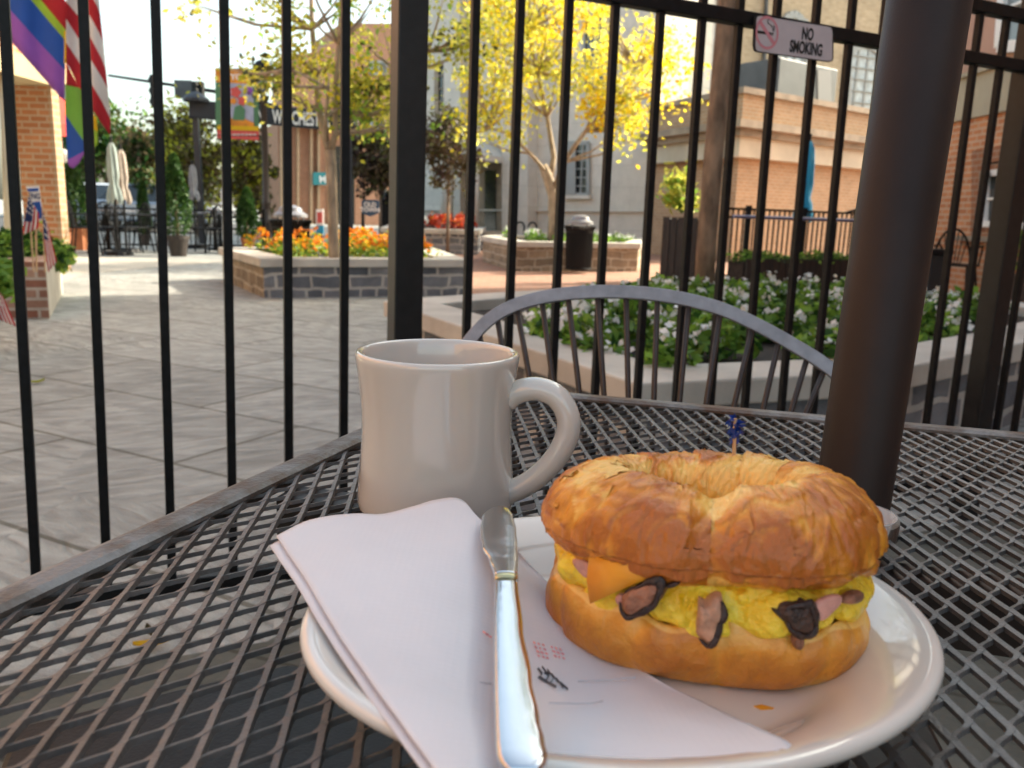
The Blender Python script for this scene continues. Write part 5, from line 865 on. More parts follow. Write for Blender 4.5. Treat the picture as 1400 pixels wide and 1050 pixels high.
def edge(a, b, inn_, nm):
    m = MB(); ins_ = inn_.normalized(); rows = []
    # angle iron: flat lip on top, turned down outside
    prof = [(-.006, -.014), (-.006, -.002), (-.004, .0022), (0, .0034), (.010, .0036), (.013, .0016), (.013, -.0005), (-.0015, -.0005), (-.002, -.014)]
    for p in (a, b): rows.append([p + ins_ * x + Vector((0, 0, z)) for x, z in prof])
    m.grid(rows, closed_u=True); return m.build(nm, M['rust'], tbl)
c00, c10, c01, c11 = TC, TC + TU * LU, TC + TV * LV, TC + TU * LU + TV * LV
edge(c00, c10, TV, 'rim'); edge(c00, c01, TU, 'rim'); edge(c10, c11, -TU, 'rim'); edge(c01, c11, -TV, 'rim')
dz = Vector((0, 0, -.02))
for t in (.36, .7): m = MB(); m.beam(TC + TU * (LU * .02) + TV * LV * t + dz, TC + TU * LU * .98 + TV * LV * t + dz, .022, .03); m.build('cross_brace', M['rod'], tbl)
for a, b in ((.08, .1), (.92, .1), (.08, .92), (.92, .92)): m = MB(); p = TC + TU * LU * a + TV * LV * b; q = TC + TU * LU * (a * .8 + .1) + TV * LV * (b * .8 + .1); m.tube([(p.x, p.y, T - .012), ((p.x * .8 + q.x * .2), (p.y * .8 + q.y * .2), T - .25), (q.x, q.y, 0.0)], .014, 10); m.build('leg', M['rod'], tbl, smooth=True)
m = MB(); m.lathe([(.0205, -.004), (.0205, .005), (.0245, .005), (.0245, -.004), (.0205, -.004)], PO, 40); m.build('umbrella_collar', M['rust'], tbl)
def add_shade_slab(px, label, zslab=.45):  # added dark slab on legs, stands in for the shade under the table
    q_ = [G(x, y, zslab) for x, y in px]; c_ = sum(q_, Vector()) / len(q_); e_ = thing('shade_slab', (c_.x, c_.y, 0), label, 'shade_slab'); b = MB(); b.prism([p[:2] for p in q_], zslab - .025, zslab); b.build('seat', M['iron'], e_, bevel=.006)
    for p in q_: w_ = c_ + (p - c_) * .9; b = MB(); b.tube([(w_.x, w_.y, zslab - .025), (w_.x * 1.02 - c_.x * .02, w_.y * 1.02 - c_.y * .02, 0)], .012, 8); b.build('leg', M['iron'], e_, smooth=True)
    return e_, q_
add_shade_slab([(20, 990), (395, 905), (720, 960), (760, 1200), (-60, 1200)], 'added dark slab standing in for the darkness under the left half of the mesh table')
# umbrella pole
PT = P(1270, 0, .418); up_ = thing('umbrella_pole', (PO.x, PO.y, 0), 'thick dark bronze umbrella pole standing through the table', 'umbrella pole')
d = (PT - PO) / (PT.z - PO.z); m = MB(); m.tube([PO + d * (-T + .03), PO + d * .55], .0188, 48); m.build('pole', M['bronze'], up_, smooth=True)
m = MB(); m.tube([PO + d * .54, PO + d * 1.6], .0186, 24); m.build('upper_pole', M['bronze'], up_, smooth=True)
q = PO + d * (-T); m = MB(); m.lathe([(.001, .0), (.2, 0), (.2, .03), (.06, .06), (.03, .07), (.03, .2), (.02, .2)], (q.x, q.y, .003), 32); m.build('base', M['rod'], up_)

# ================================================================== mug
MC = G(596, 702, T); MC.z = T + .003
mug = thing('coffee_mug', MC, 'thick cream white diner mug with a loop handle', 'mug')
prof = [(.001, .004), (.030, .004), (.033, 0), (.0385, .0008), (.0408, .004), (.0404, .012), (.0392, .025), (.0383, .040), (.0381, .052), (.0388, .066), (.0402, .078), (.0412, .0845), (.0413, .0872), (.0400, .0888), (.0382, .0885), (.0371, .0865), (.0362, .08), (.0345, .066), (.0338, .05), (.0335, .02), (.031, .012), (.02, .009), (.001, .0085)]
prof = [(a_m, z_m * .945) for a_m, z_m in prof]; m = MB(); m.lathe(prof, MC, 96); m.build('body', M['cer'], mug, smooth=True, subd=1)
hpl = Vector((0, 0, 1)); hd = Vector((1, -.18, 0)).normalized()
hp = [(.036, .064), (.044, .0685), (.054, .0700), (.064, .0665), (.0705, .057), (.0705, .046), (.065, .034), (.056, .0235), (.047, .0165), (.0365, .0115)]
m = MB(); m.tube(smoothpts([MC + hd * (.036 + (x - .036) * .90) + Vector((0, 0, z * .955 + .0005)) for x, z in hp], 5), [.0068] * 2 + [.0060] * 42 + [.0068] * 2, 20, nrm=hd.cross(hpl)); m.build('handle', M['cer'], mug, smooth=True)
cof = MB(); cof.lathe([(.001, .05), (.0339, .05)], MC, 48); tag(cof.build('coffee', mat('coffee', (.03, .014, .007), .05)), 'dark coffee low inside the cream mug', 'coffee')

# ================================================================== plate
PC = Vector((.0395, .264, T + .0012)); pa_, pb_ = .1075, .0888
pl = thing('oval_plate', PC, 'oval cream white plate under the sandwich, napkin and knife', 'plate')
prof = [(.001, .0012), (.50, .0012), (.58, .0), (.61, .0015), (.70, .008), (.82, .0135), (.94, .0168), (.985, .0184), (1.0, .0205), (.992, .0228), (.97, .0238), (.93, .0228), (.86, .0198), (.76, .0150), (.68, .0088), (.62, .0060), (.54, .0050), (.001, .0048)]
m = MB(); m.lathe([(a * 1.0, z) for a, z in prof], PC, 128, sx=pa_, sy=pb_, rz=.2); m.build('dish', M['plate'], pl, smooth=True, subd=1)

# ================================================================== croissant sandwich
SC_ = Vector((.0715, .2790, T + .0065)); SA = R_(-12.8); sxv = Vector((math.cos(SA), math.sin(SA), 0)); syv = Vector((-math.sin(SA), math.cos(SA), 0))
def SL(x, y, z): return SC_ + sxv * x + syv * y + Vector((0, 0, z))
sw = thing('croissant_sandwich', SC_, 'golden croissant sandwich with egg, cheese and dark edged meat on the plate', 'sandwich')
def crust(name, base, dark, pale):
    m = bpy.data.materials.new(name); t, N, L = nodes(m); b = N['Principled BSDF']; b.inputs['Roughness'].default_value = .40; b.inputs['Specular IOR Level'].default_value = .5; b.inputs['Subsurface Weight'].default_value = .05; b.inputs['Coat Weight'].default_value = .2; b.inputs['Coat Roughness'].default_value = .25; b.inputs['Subsurface Radius'].default_value = (.008, .004, .002); b.inputs['Subsurface Scale'].default_value = .5
    at = N.new('ShaderNodeAttribute'); at.attribute_name = 'bake'; uv = N.new('ShaderNodeUVMap'); uv.uv_map = 'roll'
    mp = N.new('ShaderNodeMapping'); mp.inputs['Scale'].default_value = (60, 7, 1); L.new(uv.outputs[0], mp.inputs[0]); n1_ = N.new('ShaderNodeTexNoise'); n1_.inputs['Scale'].default_value = 1; n1_.inputs['Detail'].default_value = 5; n1_.inputs['Distortion'].default_value = .6; L.new(mp.outputs[0], n1_.inputs['Vector'])
    co = N.new('ShaderNodeTexCoord'); n2_ = N.new('ShaderNodeTexNoise'); n2_.inputs['Scale'].default_value = 70; n2_.inputs['Detail'].default_value = 7; n2_.inputs['Roughness'].default_value = .65; L.new(co.outputs['Object'], n2_.inputs['Vector'])
    ad = N.new('ShaderNodeMath'); ad.operation = 'MULTIPLY_ADD'; L.new(n1_.outputs[0], ad.inputs[0]); ad.inputs[1].default_value = .20; L.new(at.outputs['Fac'], ad.inputs[2]); ad2 = N.new('ShaderNodeMath'); ad2.operation = 'MULTIPLY_ADD'; L.new(n2_.outputs[0], ad2.inputs[0]); ad2.inputs[1].default_value = .72; L.new(ad.outputs[0], ad2.inputs[2])
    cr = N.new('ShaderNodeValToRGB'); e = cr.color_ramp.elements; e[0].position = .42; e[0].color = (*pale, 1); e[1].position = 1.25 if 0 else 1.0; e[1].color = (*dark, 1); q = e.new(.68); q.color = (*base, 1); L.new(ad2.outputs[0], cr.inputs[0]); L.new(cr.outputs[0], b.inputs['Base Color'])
    n3 = N.new('ShaderNodeTexNoise'); n3.inputs['Scale'].default_value = 420; n3.inputs['Detail'].default_value = 3; L.new(co.outputs['Object'], n3.inputs['Vector']); a3 = N.new('ShaderNodeMath'); a3.operation = 'MULTIPLY_ADD'; L.new(n3.outputs[0], a3.inputs[0]); a3.inputs[1].default_value = .35; L.new(n1_.outputs[0], a3.inputs[2])
    bp = N.new('ShaderNodeBump'); bp.inputs['Strength'].default_value = .75; bp.inputs['Distance'].default_value = .0022; L.new(a3.outputs[0], bp.inputs['Height']); L.new(bp.outputs[0], b.inputs['Normal']); return m
M['crust'] = crust('croissant_crust', (.70, .268, .018), (.42, .115, .008), (.90, .54, .13)); M['crust2'] = crust('croissant_side', (.70, .285, .025), (.44, .14, .010), (.86, .51, .13))
def organic(name, rows, bake, uvs, m_, parent, flakes=0):
    h, wd = len(rows), len(rows[0]); me = bpy.data.meshes.new(name); vs = np.array([tuple(p) for q_ in rows for p in q_]); fs = []
    for i in range(h - 1):
        for j in range(wd): j2 = (j + 1) % wd; fs.append((i * wd + j, i * wd + j2, (i + 1) * wd + j2, (i + 1) * wd + j))
    if flakes:                                                    # thin lifted pastry flakes, part of the crust's own surface
        rg_ = random.Random(5); vs = vs.tolist(); bake = [x for q_ in bake for x in q_]; uvs = [x for q_ in uvs for x in q_]; gv = np.array(vs).reshape(h, wd, 3)
        for _k in range(flakes):
            i, j = rg_.randrange(4, h - 12), rg_.randrange(2, int(wd * .47)); di, dj = rg_.randrange(3, 10), rg_.randrange(3, 9); n_o = len(vs); rows_f = []
            for a in range(4):
                for b in range(5):
                    ii, jj = min(h - 1, i + int(round(di * a / 3))), (j + int(round(dj * b / 4))) % wd; q_ = gv[ii, jj]; nb = gv[min(h - 1, ii + 1), jj] - gv[max(0, ii - 1), jj]; nc = gv[ii, (jj + 1) % wd] - gv[ii, jj - 1]; nn = np.cross(nc, nb); nn = nn / (np.linalg.norm(nn) + 1e-12); nn = nn if nn[2] > -.2 else -nn
                    wob = .0004 * rg_.random(); vs.append((q_ + nn * (.0001 + .0006 * (a / 3) ** 2 * math.sin(3.14 * (b + .6) / 5.2)) + nb * rg_.uniform(-.5, .5) + nc * rg_.uniform(-.4, .4)).tolist()); bake.append(bake[ii * wd + jj] - .05 - .10 * (a / 3)); uvs.append((ii / h, jj / wd))
            for a in range(3):
                for b in range(4): fs.append((n_o + a * 5 + b, n_o + a * 5 + b + 1, n_o + a * 5 + b + 6, n_o + a * 5 + b + 5))
        vs = np.array(vs)
    me.from_pydata(vs.tolist(), [], fs); me.materials.append(m_); me.polygons.foreach_set('use_smooth', np.ones(len(fs), dtype=bool)); at = me.attributes.new('bake', 'FLOAT', 'POINT'); at.data.foreach_set('value', np.array(bake, dtype=np.float32).ravel())
    uv = me.uv_layers.new(name='roll'); li = np.array([l.vertex_index for l in me.loops]); U = np.array(uvs, dtype=np.float32).reshape(-1, 2)[li]; uv.data.foreach_set('uv', U.ravel()); me.update(); return link(name, me, parent)
def frac(x): return x - math.floor(x)
def nz(p, s, o=0): return noise.noise(Vector((p[0] * s + o, p[1] * s + o * .7, p[2] * s - o)))
# upper half: a fat crescent whose tips meet at the front
rows, bake, uvs = [], [], []; NT, NP = 380, 130; a_, b_2 = .0350, .0215
CUT = [0.0, 1.62, 2.2, 2.75, 3.3, 3.95, 4.75, 6.2832]; HGT = [.03, .075, .06, .045, .06, .07, .10]
for i in range(NT + 1):
    t = -math.pi / 2 + 2 * math.pi * i / NT                       # 0 = front seam
    ang = 2 * math.pi * i / NT; row, rb_, ru = [], [], []
    cx, cy = a_ * math.cos(t), b_2 * math.sin(t)
    nx_, ny_ = math.cos(t) / a_, math.sin(t) / b_2; l_n = math.hypot(nx_, ny_); nx_, ny_ = nx_ / l_n, ny_ / l_n
    s_front = math.exp(-((min(ang, 2 * math.pi - ang)) / .15) ** 2); right = math.exp(-((ang - .85) / .6) ** 2); left = math.exp(-((ang - 5.5) / .5) ** 2)
    for j in range(NP):
        ph = 2 * math.pi * j / NP; c, s = math.cos(ph), math.sin(ph)
        aw = ang + (.28 * c + .14 * math.sin(2 * ph + ang)) * min(1, ang * 1.2, (6.2832 - ang) * 1.2) + .10 * nz((c, s, ang), 1.3, 4); aw = min(max(aw, 0), 6.2831); q_ = 0
        while aw >= CUT[q_ + 1]: q_ += 1
        wd_ = CUT[q_ + 1] - CUT[q_]; phase = (aw - CUT[q_]) / wd_; e0d = (aw - CUT[q_]); rr = 1 + (HGT[q_] * (phase ** 1.3) if q_ < 6 else .10 * (1 - .75 * phase)) - (.13 if q_ == 6 else .05) * math.exp(-(e0d / .06) ** 2) * (0 if q_ == 0 else 1)
        rad_o = (.0225 + .0025 * right + .0010 * left) * rr; rad_z = (.0178 + .0032 * right + .0022 * left) * rr
        rad_o *= 1 - .07 * s_front; rad_z *= 1 - .20 * s_front * (1 if s > .3 else .4)
        zz = rad_z * s if s > 0 else .0105 * s
        ro = rad_o * c * (1.0 if c > 0 else .54)
        p = Vector((cx + nx_ * ro, cy + ny_ * ro, .0435 + zz + .0012 * math.cos(t)))
        wr = abs(nz((ang * 7 + 1.5 * c, ph * 1.1, 2), 1.0, 6)); wr2 = abs(nz((ang * 16, ph * 1.6, 5), 1.0, 2))
        dn = .0015 * nz(p, 42, 3) + .0006 * nz(p, 130, 9) + .0003 * nz(p, 420, 5) - .0007 * max(0, .10 - wr) / .10 - .0002 * max(0, .1 - wr2) / .1
        ff = frac(2.6 * nz((ang * 2.4 + .8 * c, ph * .8, 1.0), 1.0, 3) + .35 * nz(p, 55, 5) + .2); dn += .0007 * ff ** 2 * (1 if s > -.3 else 0)
        p += Vector((nx_ * c, ny_ * c, max(s, -.2))) * dn
        if s < -.15: p.z += .0026 * nz(p, 95, 1) + .0012 * nz(p, 240, 2)
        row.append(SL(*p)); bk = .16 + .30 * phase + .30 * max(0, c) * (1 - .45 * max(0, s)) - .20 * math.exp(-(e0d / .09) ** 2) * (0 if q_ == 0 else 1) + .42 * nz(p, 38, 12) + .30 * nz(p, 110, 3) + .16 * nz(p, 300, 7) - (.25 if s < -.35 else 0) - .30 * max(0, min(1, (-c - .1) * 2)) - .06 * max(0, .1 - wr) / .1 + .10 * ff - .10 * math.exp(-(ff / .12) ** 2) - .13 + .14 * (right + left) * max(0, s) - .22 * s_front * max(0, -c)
        rb_.append(bk); ru.append((ang / 6.283, ph / 6.283))
    rows.append(row); bake.append(rb_); uvs.append(ru)
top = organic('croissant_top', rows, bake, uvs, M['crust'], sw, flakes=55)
# lower half
rows, bake, uvs = [], [], []; NT = 260; prof = [(.02, .0), (.5, -.0003), (.80, .0), (.91, .0020), (.975, .0062), (1.0, .0120), (.995, .0170), (.965, .0210), (.92, .0228), (.87, .0215), (.80, .018), (.5, .016), (.02, .016)]
pp2 = [Vector((a, b, 0)) for a, b in prof]; pp2 = smoothpts(pp2, 4)
for q_ in pp2:
    row, rb_, ru = [], [], []
    for j in range(NT):
        t = 2 * math.pi * j / NT; k = abs(math.cos(t)) ** 2.4 / 1 + abs(math.sin(t)) ** 2.4; sup = k ** (-1 / 2.4); x, y = .0565 * math.cos(t) * sup * q_.x, .0405 * math.sin(t) * sup * q_.x; p = Vector((x, y, q_.y)); ed = min(1, q_.x * 1.2) 
        seg = frac(t * 11 / 6.283 + .3 * nz(p, 30, 2)); gro = -.0016 * math.exp(-((seg - .5) / .08) ** 2) * ed + .0016 * nz(p, 50, 7) * ed + .0006 * nz(p, 170, 4)
        p += Vector((math.cos(t), math.sin(t), .25)) * gro * (1 if q_.y > .001 else .3); p.z *= 1 + .16 * nz((p.x, p.y, 0), 45, 8); p.z = max(p.z, 0)
        if q_.x > .75 and q_.y > .012: p.z += .002 * nz(p, 110, 31)
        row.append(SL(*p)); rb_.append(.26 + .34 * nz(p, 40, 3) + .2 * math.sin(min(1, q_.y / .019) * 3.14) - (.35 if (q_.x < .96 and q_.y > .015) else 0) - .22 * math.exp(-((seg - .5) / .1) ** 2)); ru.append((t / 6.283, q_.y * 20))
    rows.append(row); bake.append(rb_); uvs.append(ru)
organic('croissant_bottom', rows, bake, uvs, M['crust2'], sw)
def blob(name, cx, cy, cz, ax_, ay_, az_, m_, amp_, fr, seed, parent=sw, nu=90, nv=44, power=2.6, smooth=True):
    rows = []
    for i in range(nv):
        v = -math.pi / 2 + math.pi * (i + .5) / nv; row = []
        for j in range(nu):
            t = 2 * math.pi * j / nu; k = (abs(math.cos(t)) ** power + abs(math.sin(t)) ** power) ** (-1 / power); x, y, z = math.cos(v) ** .6 * math.cos(t) * k, math.cos(v) ** .6 * math.sin(t) * k, math.sin(v); p = Vector((cx + ax_ * x, cy + ay_ * y, cz + az_ * z)); dsp = amp_ * (nz(p, fr, seed) + .5 * nz(p, fr * 2.3, seed + 4)); p += Vector((x, y, z)) * dsp; row.append(SL(*p))
        rows.append(row)
    b = MB(); b.grid(rows, closed_u=True); return b.build(name, m_, parent, smooth=True)
blob('egg', 0, -.0005, .0285, .0535, .0385, .0115, M['egg'], .0052, 62, 3, nu=200, nv=70)
for t_, dz_, k_ in ((-2.75, .001, .9), (-2.3, -.003, 1.0), (-1.95, .003, .8), (-1.6, -.003, 1.1), (-1.25, .002, .95), (-.95, -.002, 1.15), (-.6, .001, 1.1), (-.3, -.002, .9)):
    blob('egg_fold', .0462 * math.cos(t_), .0320 * math.sin(t_), .0285 + dz_, .0105 * k_, .0085 * k_, .0068 * k_, M['egg'], .0042, 95, 10 + t_ * 3, nu=60, nv=30, power=2.2)
def front(px, py, off):                                          # point of the sandwich's front wall under a photo pixel
    d = ray(px, py); o = CAM - SC_; A2, B2 = .0535 + off, .0385 + off
    ox, oy, dx, dy_ = o.dot(sxv) / A2, o.dot(syv) / B2, d.dot(sxv) / A2, d.dot(syv) / B2; a = dx * dx + dy_ * dy_; b = ox * dx + oy * dy_; c = ox * ox + oy * oy - 1; D = b * b - a * c
    t = (-b - math.sqrt(D)) / a if D > 0 else -b / a
    return CAM + d * t
def flap(name, px, off, m_, th_, bend=.0, subd=2, parent=sw, rim=None):
    pts = [front(x, y, off) for x, y in px]; ctr_ = sum(pts, Vector()) / len(pts); ctr_ += (CAM - ctr_).normalized() * bend; n_ = len(pts); b = MB(); back = (SC_ - ctr_); back.z = 0; back = back.normalized() * th_
    vs = pts + [ctr_] + [p + back for p in pts] + [ctr_ + back]; fs = []
    for i in range(n_): j = (i + 1) % n_; fs += [(i, j, n_), (n_ + 1 + j, n_ + 1 + i, 2 * n_ + 1), (j, i, n_ + 1 + i, n_ + 1 + j)]
    b.add(vs, fs); o = b.build(name, m_, parent, smooth=True, subd=subd)
    return o
def S(*p): return [(720 + x / 2.5, 560 + y / 2.5) for x, y in p]
flap('cheese_slice', S((212, 502), (300, 505), (360, 525), (424, 575), (380, 592), (300, 625), (216, 664), (205, 585)), .0062, M['cheese'], .0022, bend=.0008, subd=0)
flap('ham_slice', S((130, 500), (210, 515), (212, 560), (205, 590), (170, 555)), .0055, M['ham'], .002)
flap('ham_slice', S((1000, 655), (1090, 625), (1095, 660), (1050, 700), (1010, 745), (985, 700)), .0070, M['ham'], .003)
flap('ham_slice', S((285, 640), (330, 620), (350, 690), (310, 680)), .005, M['ham'], .003)
def meat(px, off, im, a0=0.0, a1=1.0, rad=.0016):
    pts = [front(x, y, off) for x, y in px]; r_p = smoothpts(pts + [pts[0]], 5)[:-1]; n_ = len(r_p); c_ = sum(pts, Vector()) / len(pts); bk = (SC_ - c_); bk.z = 0; bk = bk.normalized()
    r_p = [p + Vector((0, 0, .0022 * nz(p, 260, 3))) - bk * .0012 * nz(p, 220, 6) + (p - c_) * .22 * nz(p, 180, 9) for p in r_p]
    R1 = [c_ + (p - c_) * .6 - bk * (.0016 + .0012 * nz(p, 250, 1)) for p in r_p]; R2 = [c_ + (p - c_) * .18 - bk * .0012 for p in r_p]; b = MB(); b.grid([[p + bk * .007 for p in r_p], [p + bk * .001 for p in r_p], R1, R2], closed_u=True); k = len(b.v); b.v.append(tuple(c_ - bk * .0011)); b.f += [(k - n_ + i, k - n_ + (i + 1) % n_, k) for i in range(n_)]; b.m += [0] * n_; o = b.build('meat_slice', im, sw, smooth=True)
    i0_, i1_ = int(a0 * n_), int(a1 * n_); arc_ = [r_p[i % n_] for i in range(i0_, i1_ + 1)]; m_ = len(arc_); b = MB(); b.tube(arc_, [(rad + .0009 * nz(p, 260, 8)) * (min(1, .25 + 4 * min(i, m_ - 1 - i) / m_) if a1 - a0 < 1 else 1) for i, p in enumerate(arc_)], 8, flat=.7); b.build('rind', M['rind'], o, smooth=True)
meat(S((322, 640), (352, 622), (420, 592), (466, 585), (462, 625), (425, 675), (350, 708), (330, 690)), .0066, M['bacon'], .12, .95, .0012)
meat(S((575, 735), (590, 668), (650, 660), (674, 690), (668, 740), (628, 795), (585, 780)), .0062, mat('pale_browned_ham', (.56, .30, .19), .45, var=.3, scale=150, bump=.3, bscale=400), .36, .84, .0013)
meat(S((880, 700), (915, 675), (970, 670), (994, 710), (985, 755), (940, 772), (898, 742)), .0072, mat('charred_meat', (.07, .035, .025), .4, var=.6, scale=120, bump=.4, bscale=400), .05, .9, .0013)
flap('bacon_strip', S((835, 680), (870, 690), (900, 700), (900, 740), (880, 730)), .0060, M['rind'], .003); flap('bacon_strip', S((462, 600), (520, 585), (530, 600), (480, 622)), .006, M['rind'], .003); flap('bacon_strip', S((915, 770), (960, 770), (955, 820), (935, 835), (920, 810)), .006, M['bacon'], .003); flap('bacon_strip', S((1090, 655), (1160, 610), (1168, 640), (1150, 668), (1095, 675)), .0062, M['bacon'], .004)
# cocktail pick
tb_ = P(1003, 645, SC_.y + .022); tt_ = P(1005, 572, SC_.y + .022); tk = thing('cocktail_pick', tb_, 'blue frilled cocktail pick stuck in the top of the croissant', 'cocktail pick'); m = MB(); m.tube([tb_ - (tt_ - tb_) * .25, tt_], .0007, 6); m.build('stick', M['wood'], tk)
rg = np.random.default_rng(2); n = 60; ct = np.array(P(1005, 588, SC_.y + .022)); pos = ct + rg.normal(size=(n, 3)) * np.array((.0011, .0011, .0022)); cards('frill', pos, .0042, [M['bluefoil']], np.zeros(n), 3, tk, aspect=.4)
m = MB(); c = G(1048, 968, T + .0068); m.slab([c + Vector((x, y, 0)) for x, y in ((-.004, .001), (-.001, .0022), (.003, .0005), (.0045, -.0016), (.001, -.0008), (-.002, -.0012))], (0, 0, 1), .001); tag(m.build('egg_crumb', M['cheese'], bevel=.0003), 'tiny orange crumb on the plate in front of the sandwich', 'crumb')
# small clear cup behind the sandwich
p = G(1168, 750, T + .002); cu = MB(); cu.lathe([(.001, 0), (.012, 0), (.016, .018), (.0172, .0185), (.0168, .0175), (.0155, .0172), (.0118, .0012), (.001, .0012)], p, 40); tag(cu.build('clear_cup', M['clear'], smooth=True), 'small clear plastic cup half hidden behind the sandwich', 'cup')

# ================================================================== napkin and knife
def coons(top_, bot_, nx=40, ny=40, wav=.0006):
    def res(pl_, n_):
        q_ = smoothpts([Vector(p) for p in pl_], 6); ds = [0]
        for a, b in zip(q_, q_[1:]): ds.append(ds[-1] + (b - a).length)
        o = []; j = 0
        for i in range(n_):
            t = ds[-1] * i / (n_ - 1)
            while j < len(ds) - 2 and ds[j + 1] < t: j += 1
            k = (t - ds[j]) / max(1e-9, ds[j + 1] - ds[j]); o.append(q_[j].lerp(q_[j + 1], min(1, k)))
        return o
    a, b = res(top_, nx), res(bot_, nx); return a, b, res
def W(x, y, z): return G(x, y, T + z)
def sheet_napkin(name, rows_px, lab, parent=None, th_=.0005):
    """rows of (px,py,height above table) from far to near, blended smoothly"""
    _, _, res = coons([(0, 0, 0), (1, 0, 0)], [(0, 0, 0), (1, 0, 0)]); R = [res([W(*p) for p in r_], 46) for r_ in rows_px]; cols = []
    g = list(zip(*R)); full = [res(list(c), 46) for c in g]; rows = [[full[j][i] + Vector((0, 0, .0005 * nz(full[j][i], 45, 2) + .00025 * nz(full[j][i], 120, 5))) for j in range(46)] for i in range(46)]
    m = MB(); m.grid(rows); o = m.build(name, M['paper'], parent, smooth=True, solid=th_); return o, rows
nk = thing('paper_napkin', W(700, 900, .01), 'white folded paper napkin spread over the plate under the knife', 'napkin')
rowsA = [[(378, 733, .030), (430, 709, .031), (480, 703, .030), (530, 702, .030), (590, 686, .031), (628, 682, .031), (655, 708, .029), (700, 745, .026)],
         [(416, 790, .029), (480, 775, .0305), (540, 770, .0300), (610, 765, .028), (670, 775, .026), (715, 790, .022), (750, 815, .016), (790, 840, .010)],
         [(450, 847, .0275), (520, 850, .0265), (590, 850, .025), (660, 855, .021), (720, 865, .016), (770, 880, .012), (830, 895, .0085), (880, 918, .008)],
         [(505, 930, .0265), (563, 935, .025), (630, 940, .022), (700, 945, .0175), (760, 950, .013), (830, 955, .0095), (900, 955, .0088), (980, 970, .009)],
         [(585, 1040, .0262), (640, 1045, .026), (710, 1045, .024), (790, 1040, .022), (870, 1035, .021), (950, 1030, .021), (1020, 1025, .0215), (1078, 1016, .022)],
         [(640, 1120, .0255), (700, 1120, .025), (760, 1110, .0245), (830, 1095, .024), (900, 1080, .024), (960, 1062, .024), (1010, 1045, .024), (1062, 1028, .0235)]]
rowsB = [[(x - (9 if i == 0 else 0), y + (13 if i == 0 else 8), z - .0018) for i, (x, y, z) in enumerate(r_)] for r_ in rowsA]
sheet_napkin('lower_ply', rowsB, '', nk); top_o, top_rows = sheet_napkin('upper_ply', rowsA, '', nk)
def on_napkin(px, py, lift=.0012):
    d = ray(px, py).normalized(); best = min((p for r_ in top_rows for p in r_), key=lambda p: ((p - CAM) - d * (p - CAM).dot(d)).length); return CAM + d * (best - CAM).dot(d) + Vector((0, 0, lift))
def strokes(lines, m_, nm, w_=.0006):
    b = MB()
    for l in lines: b.tube([on_napkin(*p) for p in l], w_, 4, flat=.35)
    b.build(nm, m_, nk)
rr_ = random.Random(4); red = []
for (cx, cy, n_l) in ((738, 893, 4), (762, 899, 3)):
    for i in range(n_l):
        for k in range(3): x = cx - 9 + k * 6 + i * 2; y = cy - 11 + i * 6 + k * 1.5; red.append([(x, y), (x + rr_.uniform(2.5, 4.5), y + 2.6)])
for i in range(3): red.append([(660 + i * 4, 868 + i * 3), (664 + i * 4, 870 + i * 3)])
strokes(red, M['redink'], 'red_print', .00034)
blk = [[(735, 918), (741, 926), (738, 930)], [(741, 916), (750, 928), (747, 934)], [(748, 920), (757, 932), (752, 938)], [(754, 926), (763, 938)], [(760, 932), (770, 945)], [(766, 938), (776, 947)], [(736, 930), (746, 936), (760, 944)], [(744, 924), (752, 926)]]
strokes(blk, M['blackink'], 'black_print', .0005)
strokes([[(750, 966), (790, 967), (812, 966), (824, 963)], [(655, 938), (672, 940)], [(790, 936), (830, 935), (868, 931)]], mat('grey_ink', (.58, .56, .58), .9), 'grey_print', .00028)
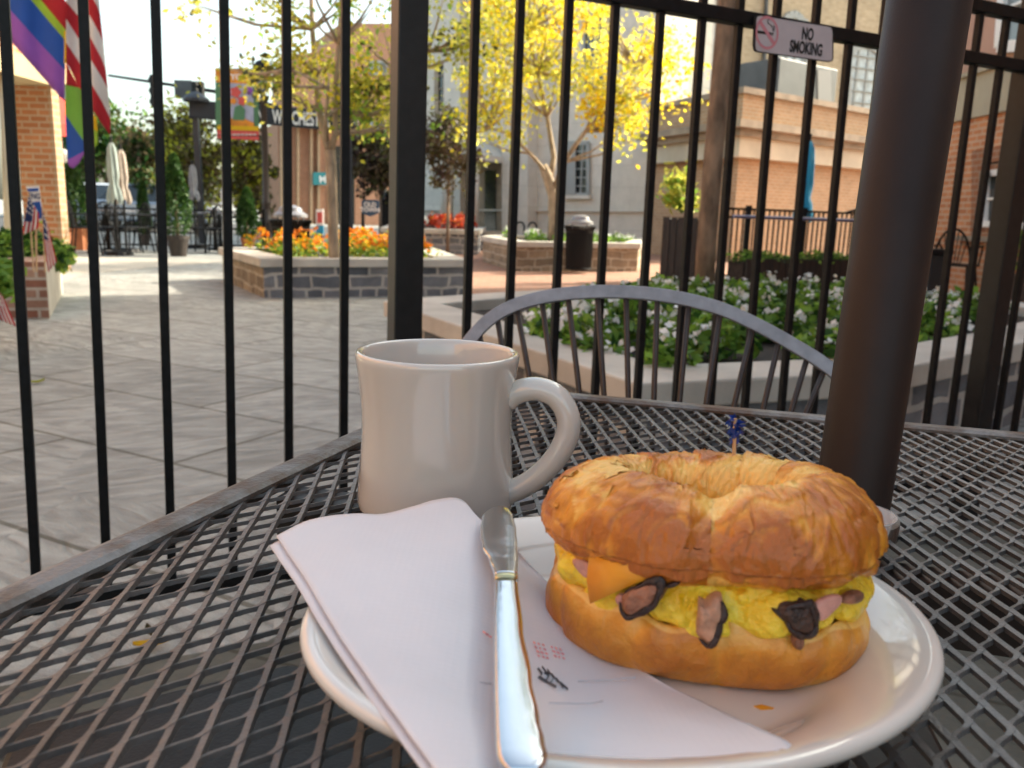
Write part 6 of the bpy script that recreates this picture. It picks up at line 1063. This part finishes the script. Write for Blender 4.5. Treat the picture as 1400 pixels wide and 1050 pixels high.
# knife
kn = thing('table_knife', W(700, 850, .03), 'shiny stainless steel table knife lying on the napkin', 'knife')
def kz(y): return .0345 - (y - 695) / 355 * .004
def kmb(pr, th0, nm, m_, y0, y1, n_=40):
    rows = []; ys = np.linspace(0, 1, n_)
    for t in ys:
        y = y0 + (y1 - y0) * t; i = 0
        while i < len(pr) - 2 and pr[i + 1][0] < y: i += 1
        k = (y - pr[i][0]) / (pr[i + 1][0] - pr[i][0]); k = max(0, min(1, k)); k2 = k * k * (3 - 2 * k) if len(pr[i]) < 5 else k; xl = pr[i][1] + (pr[i + 1][1] - pr[i][1]) * k2; xr_ = pr[i][2] + (pr[i + 1][2] - pr[i][2]) * k2; th_ = pr[i][3] + (pr[i + 1][3] - pr[i][3]) * k
        A0, B0 = W(xl, y, kz(y)), W(xr_, y, kz(y)); c = (A0 + B0) / 2; h = (B0 - A0) / 2; row = []
        for j in range(18): a = 6.283 * j / 18; ca, sa = math.cos(a), math.sin(a); row.append(c + h * (abs(ca) ** .75 * (1 if ca > 0 else -1)) + Vector((0, 0, 1)) * th_ * (abs(sa) ** .5 * (1 if sa > 0 else -1)))
        rows.append(row)
    b = MB(); b.grid(rows, closed_u=True); k = len(rows); b.f += [tuple(range(18))[::-1], tuple((k - 1) * 18 + j for j in range(18))]; b.m += [0, 0]; return b.build(nm, m_, kn, smooth=True)
kmb([(693, 678, 690, .0004), (697, 667, 697, .0007), (706, 659, 702, .0008), (725, 656, 706, .0009), (748, 659, 708, .0010), (768, 669, 709, .0014), (783, 674, 709, .0020), (791, 676, 708, .0024)], 0, 'blade', M['steel'], 693, 791)
kmb([(791, 676, 708.2, .0024), (795, 676, 708.2, .0023)], 0, 'gold_band', M['gold'], 791, 795, 4)
kmb([(797, 676, 708, .0020), (860, 675, 715, .0020), (930, 675, 727, .0021), (990, 676, 738, .0022), (1020, 677, 745, .0022), (1038, 679, 749, .0021), (1048, 684, 747, .0018), (1056, 696, 738, .0012)], 0, 'handle', M['steel'], 797, 1056, 60)

# fallen leaves
for i, (x, y, rz, mk, lb_) in enumerate(((208, 888, .4, 'lf_y2', 'yellow leaf lying on the paving below the table mesh'), (205, 872, 2.2, 'lf_b1', 'brown curled leaf beside the yellow one under the table'), (52, 525, 1.0, 'lf_yg', 'yellow green leaf on the path left of the fence'), (1215, 775, 2.0, 'lf_yg', 'olive leaf on the ground under the right of the table'))):
    c = G(x, y); L2 = .034 if i != 1 else .022; b = MB(); up_row, mid, dn = [], [], []
    for t in np.linspace(-1, 1, 9): wd = .34 * (1 - t * t) ** .7 + .01; ca, sa = math.cos(rz), math.sin(rz); zz = .008 + .008 * t * t; f = lambda X, Y, Z: c + Vector((X * ca - Y * sa, X * sa + Y * ca, Z)); up_row.append(f(t * L2, wd * L2, zz + .008)); mid.append(f(t * L2, 0, zz)); dn.append(f(t * L2, -wd * L2, zz + .008))
    b.grid([up_row, mid, dn]); tag(b.build('fallen_leaf', M[mk], smooth=True, solid=.0008), lb_, 'leaf', 'fallen leaves')
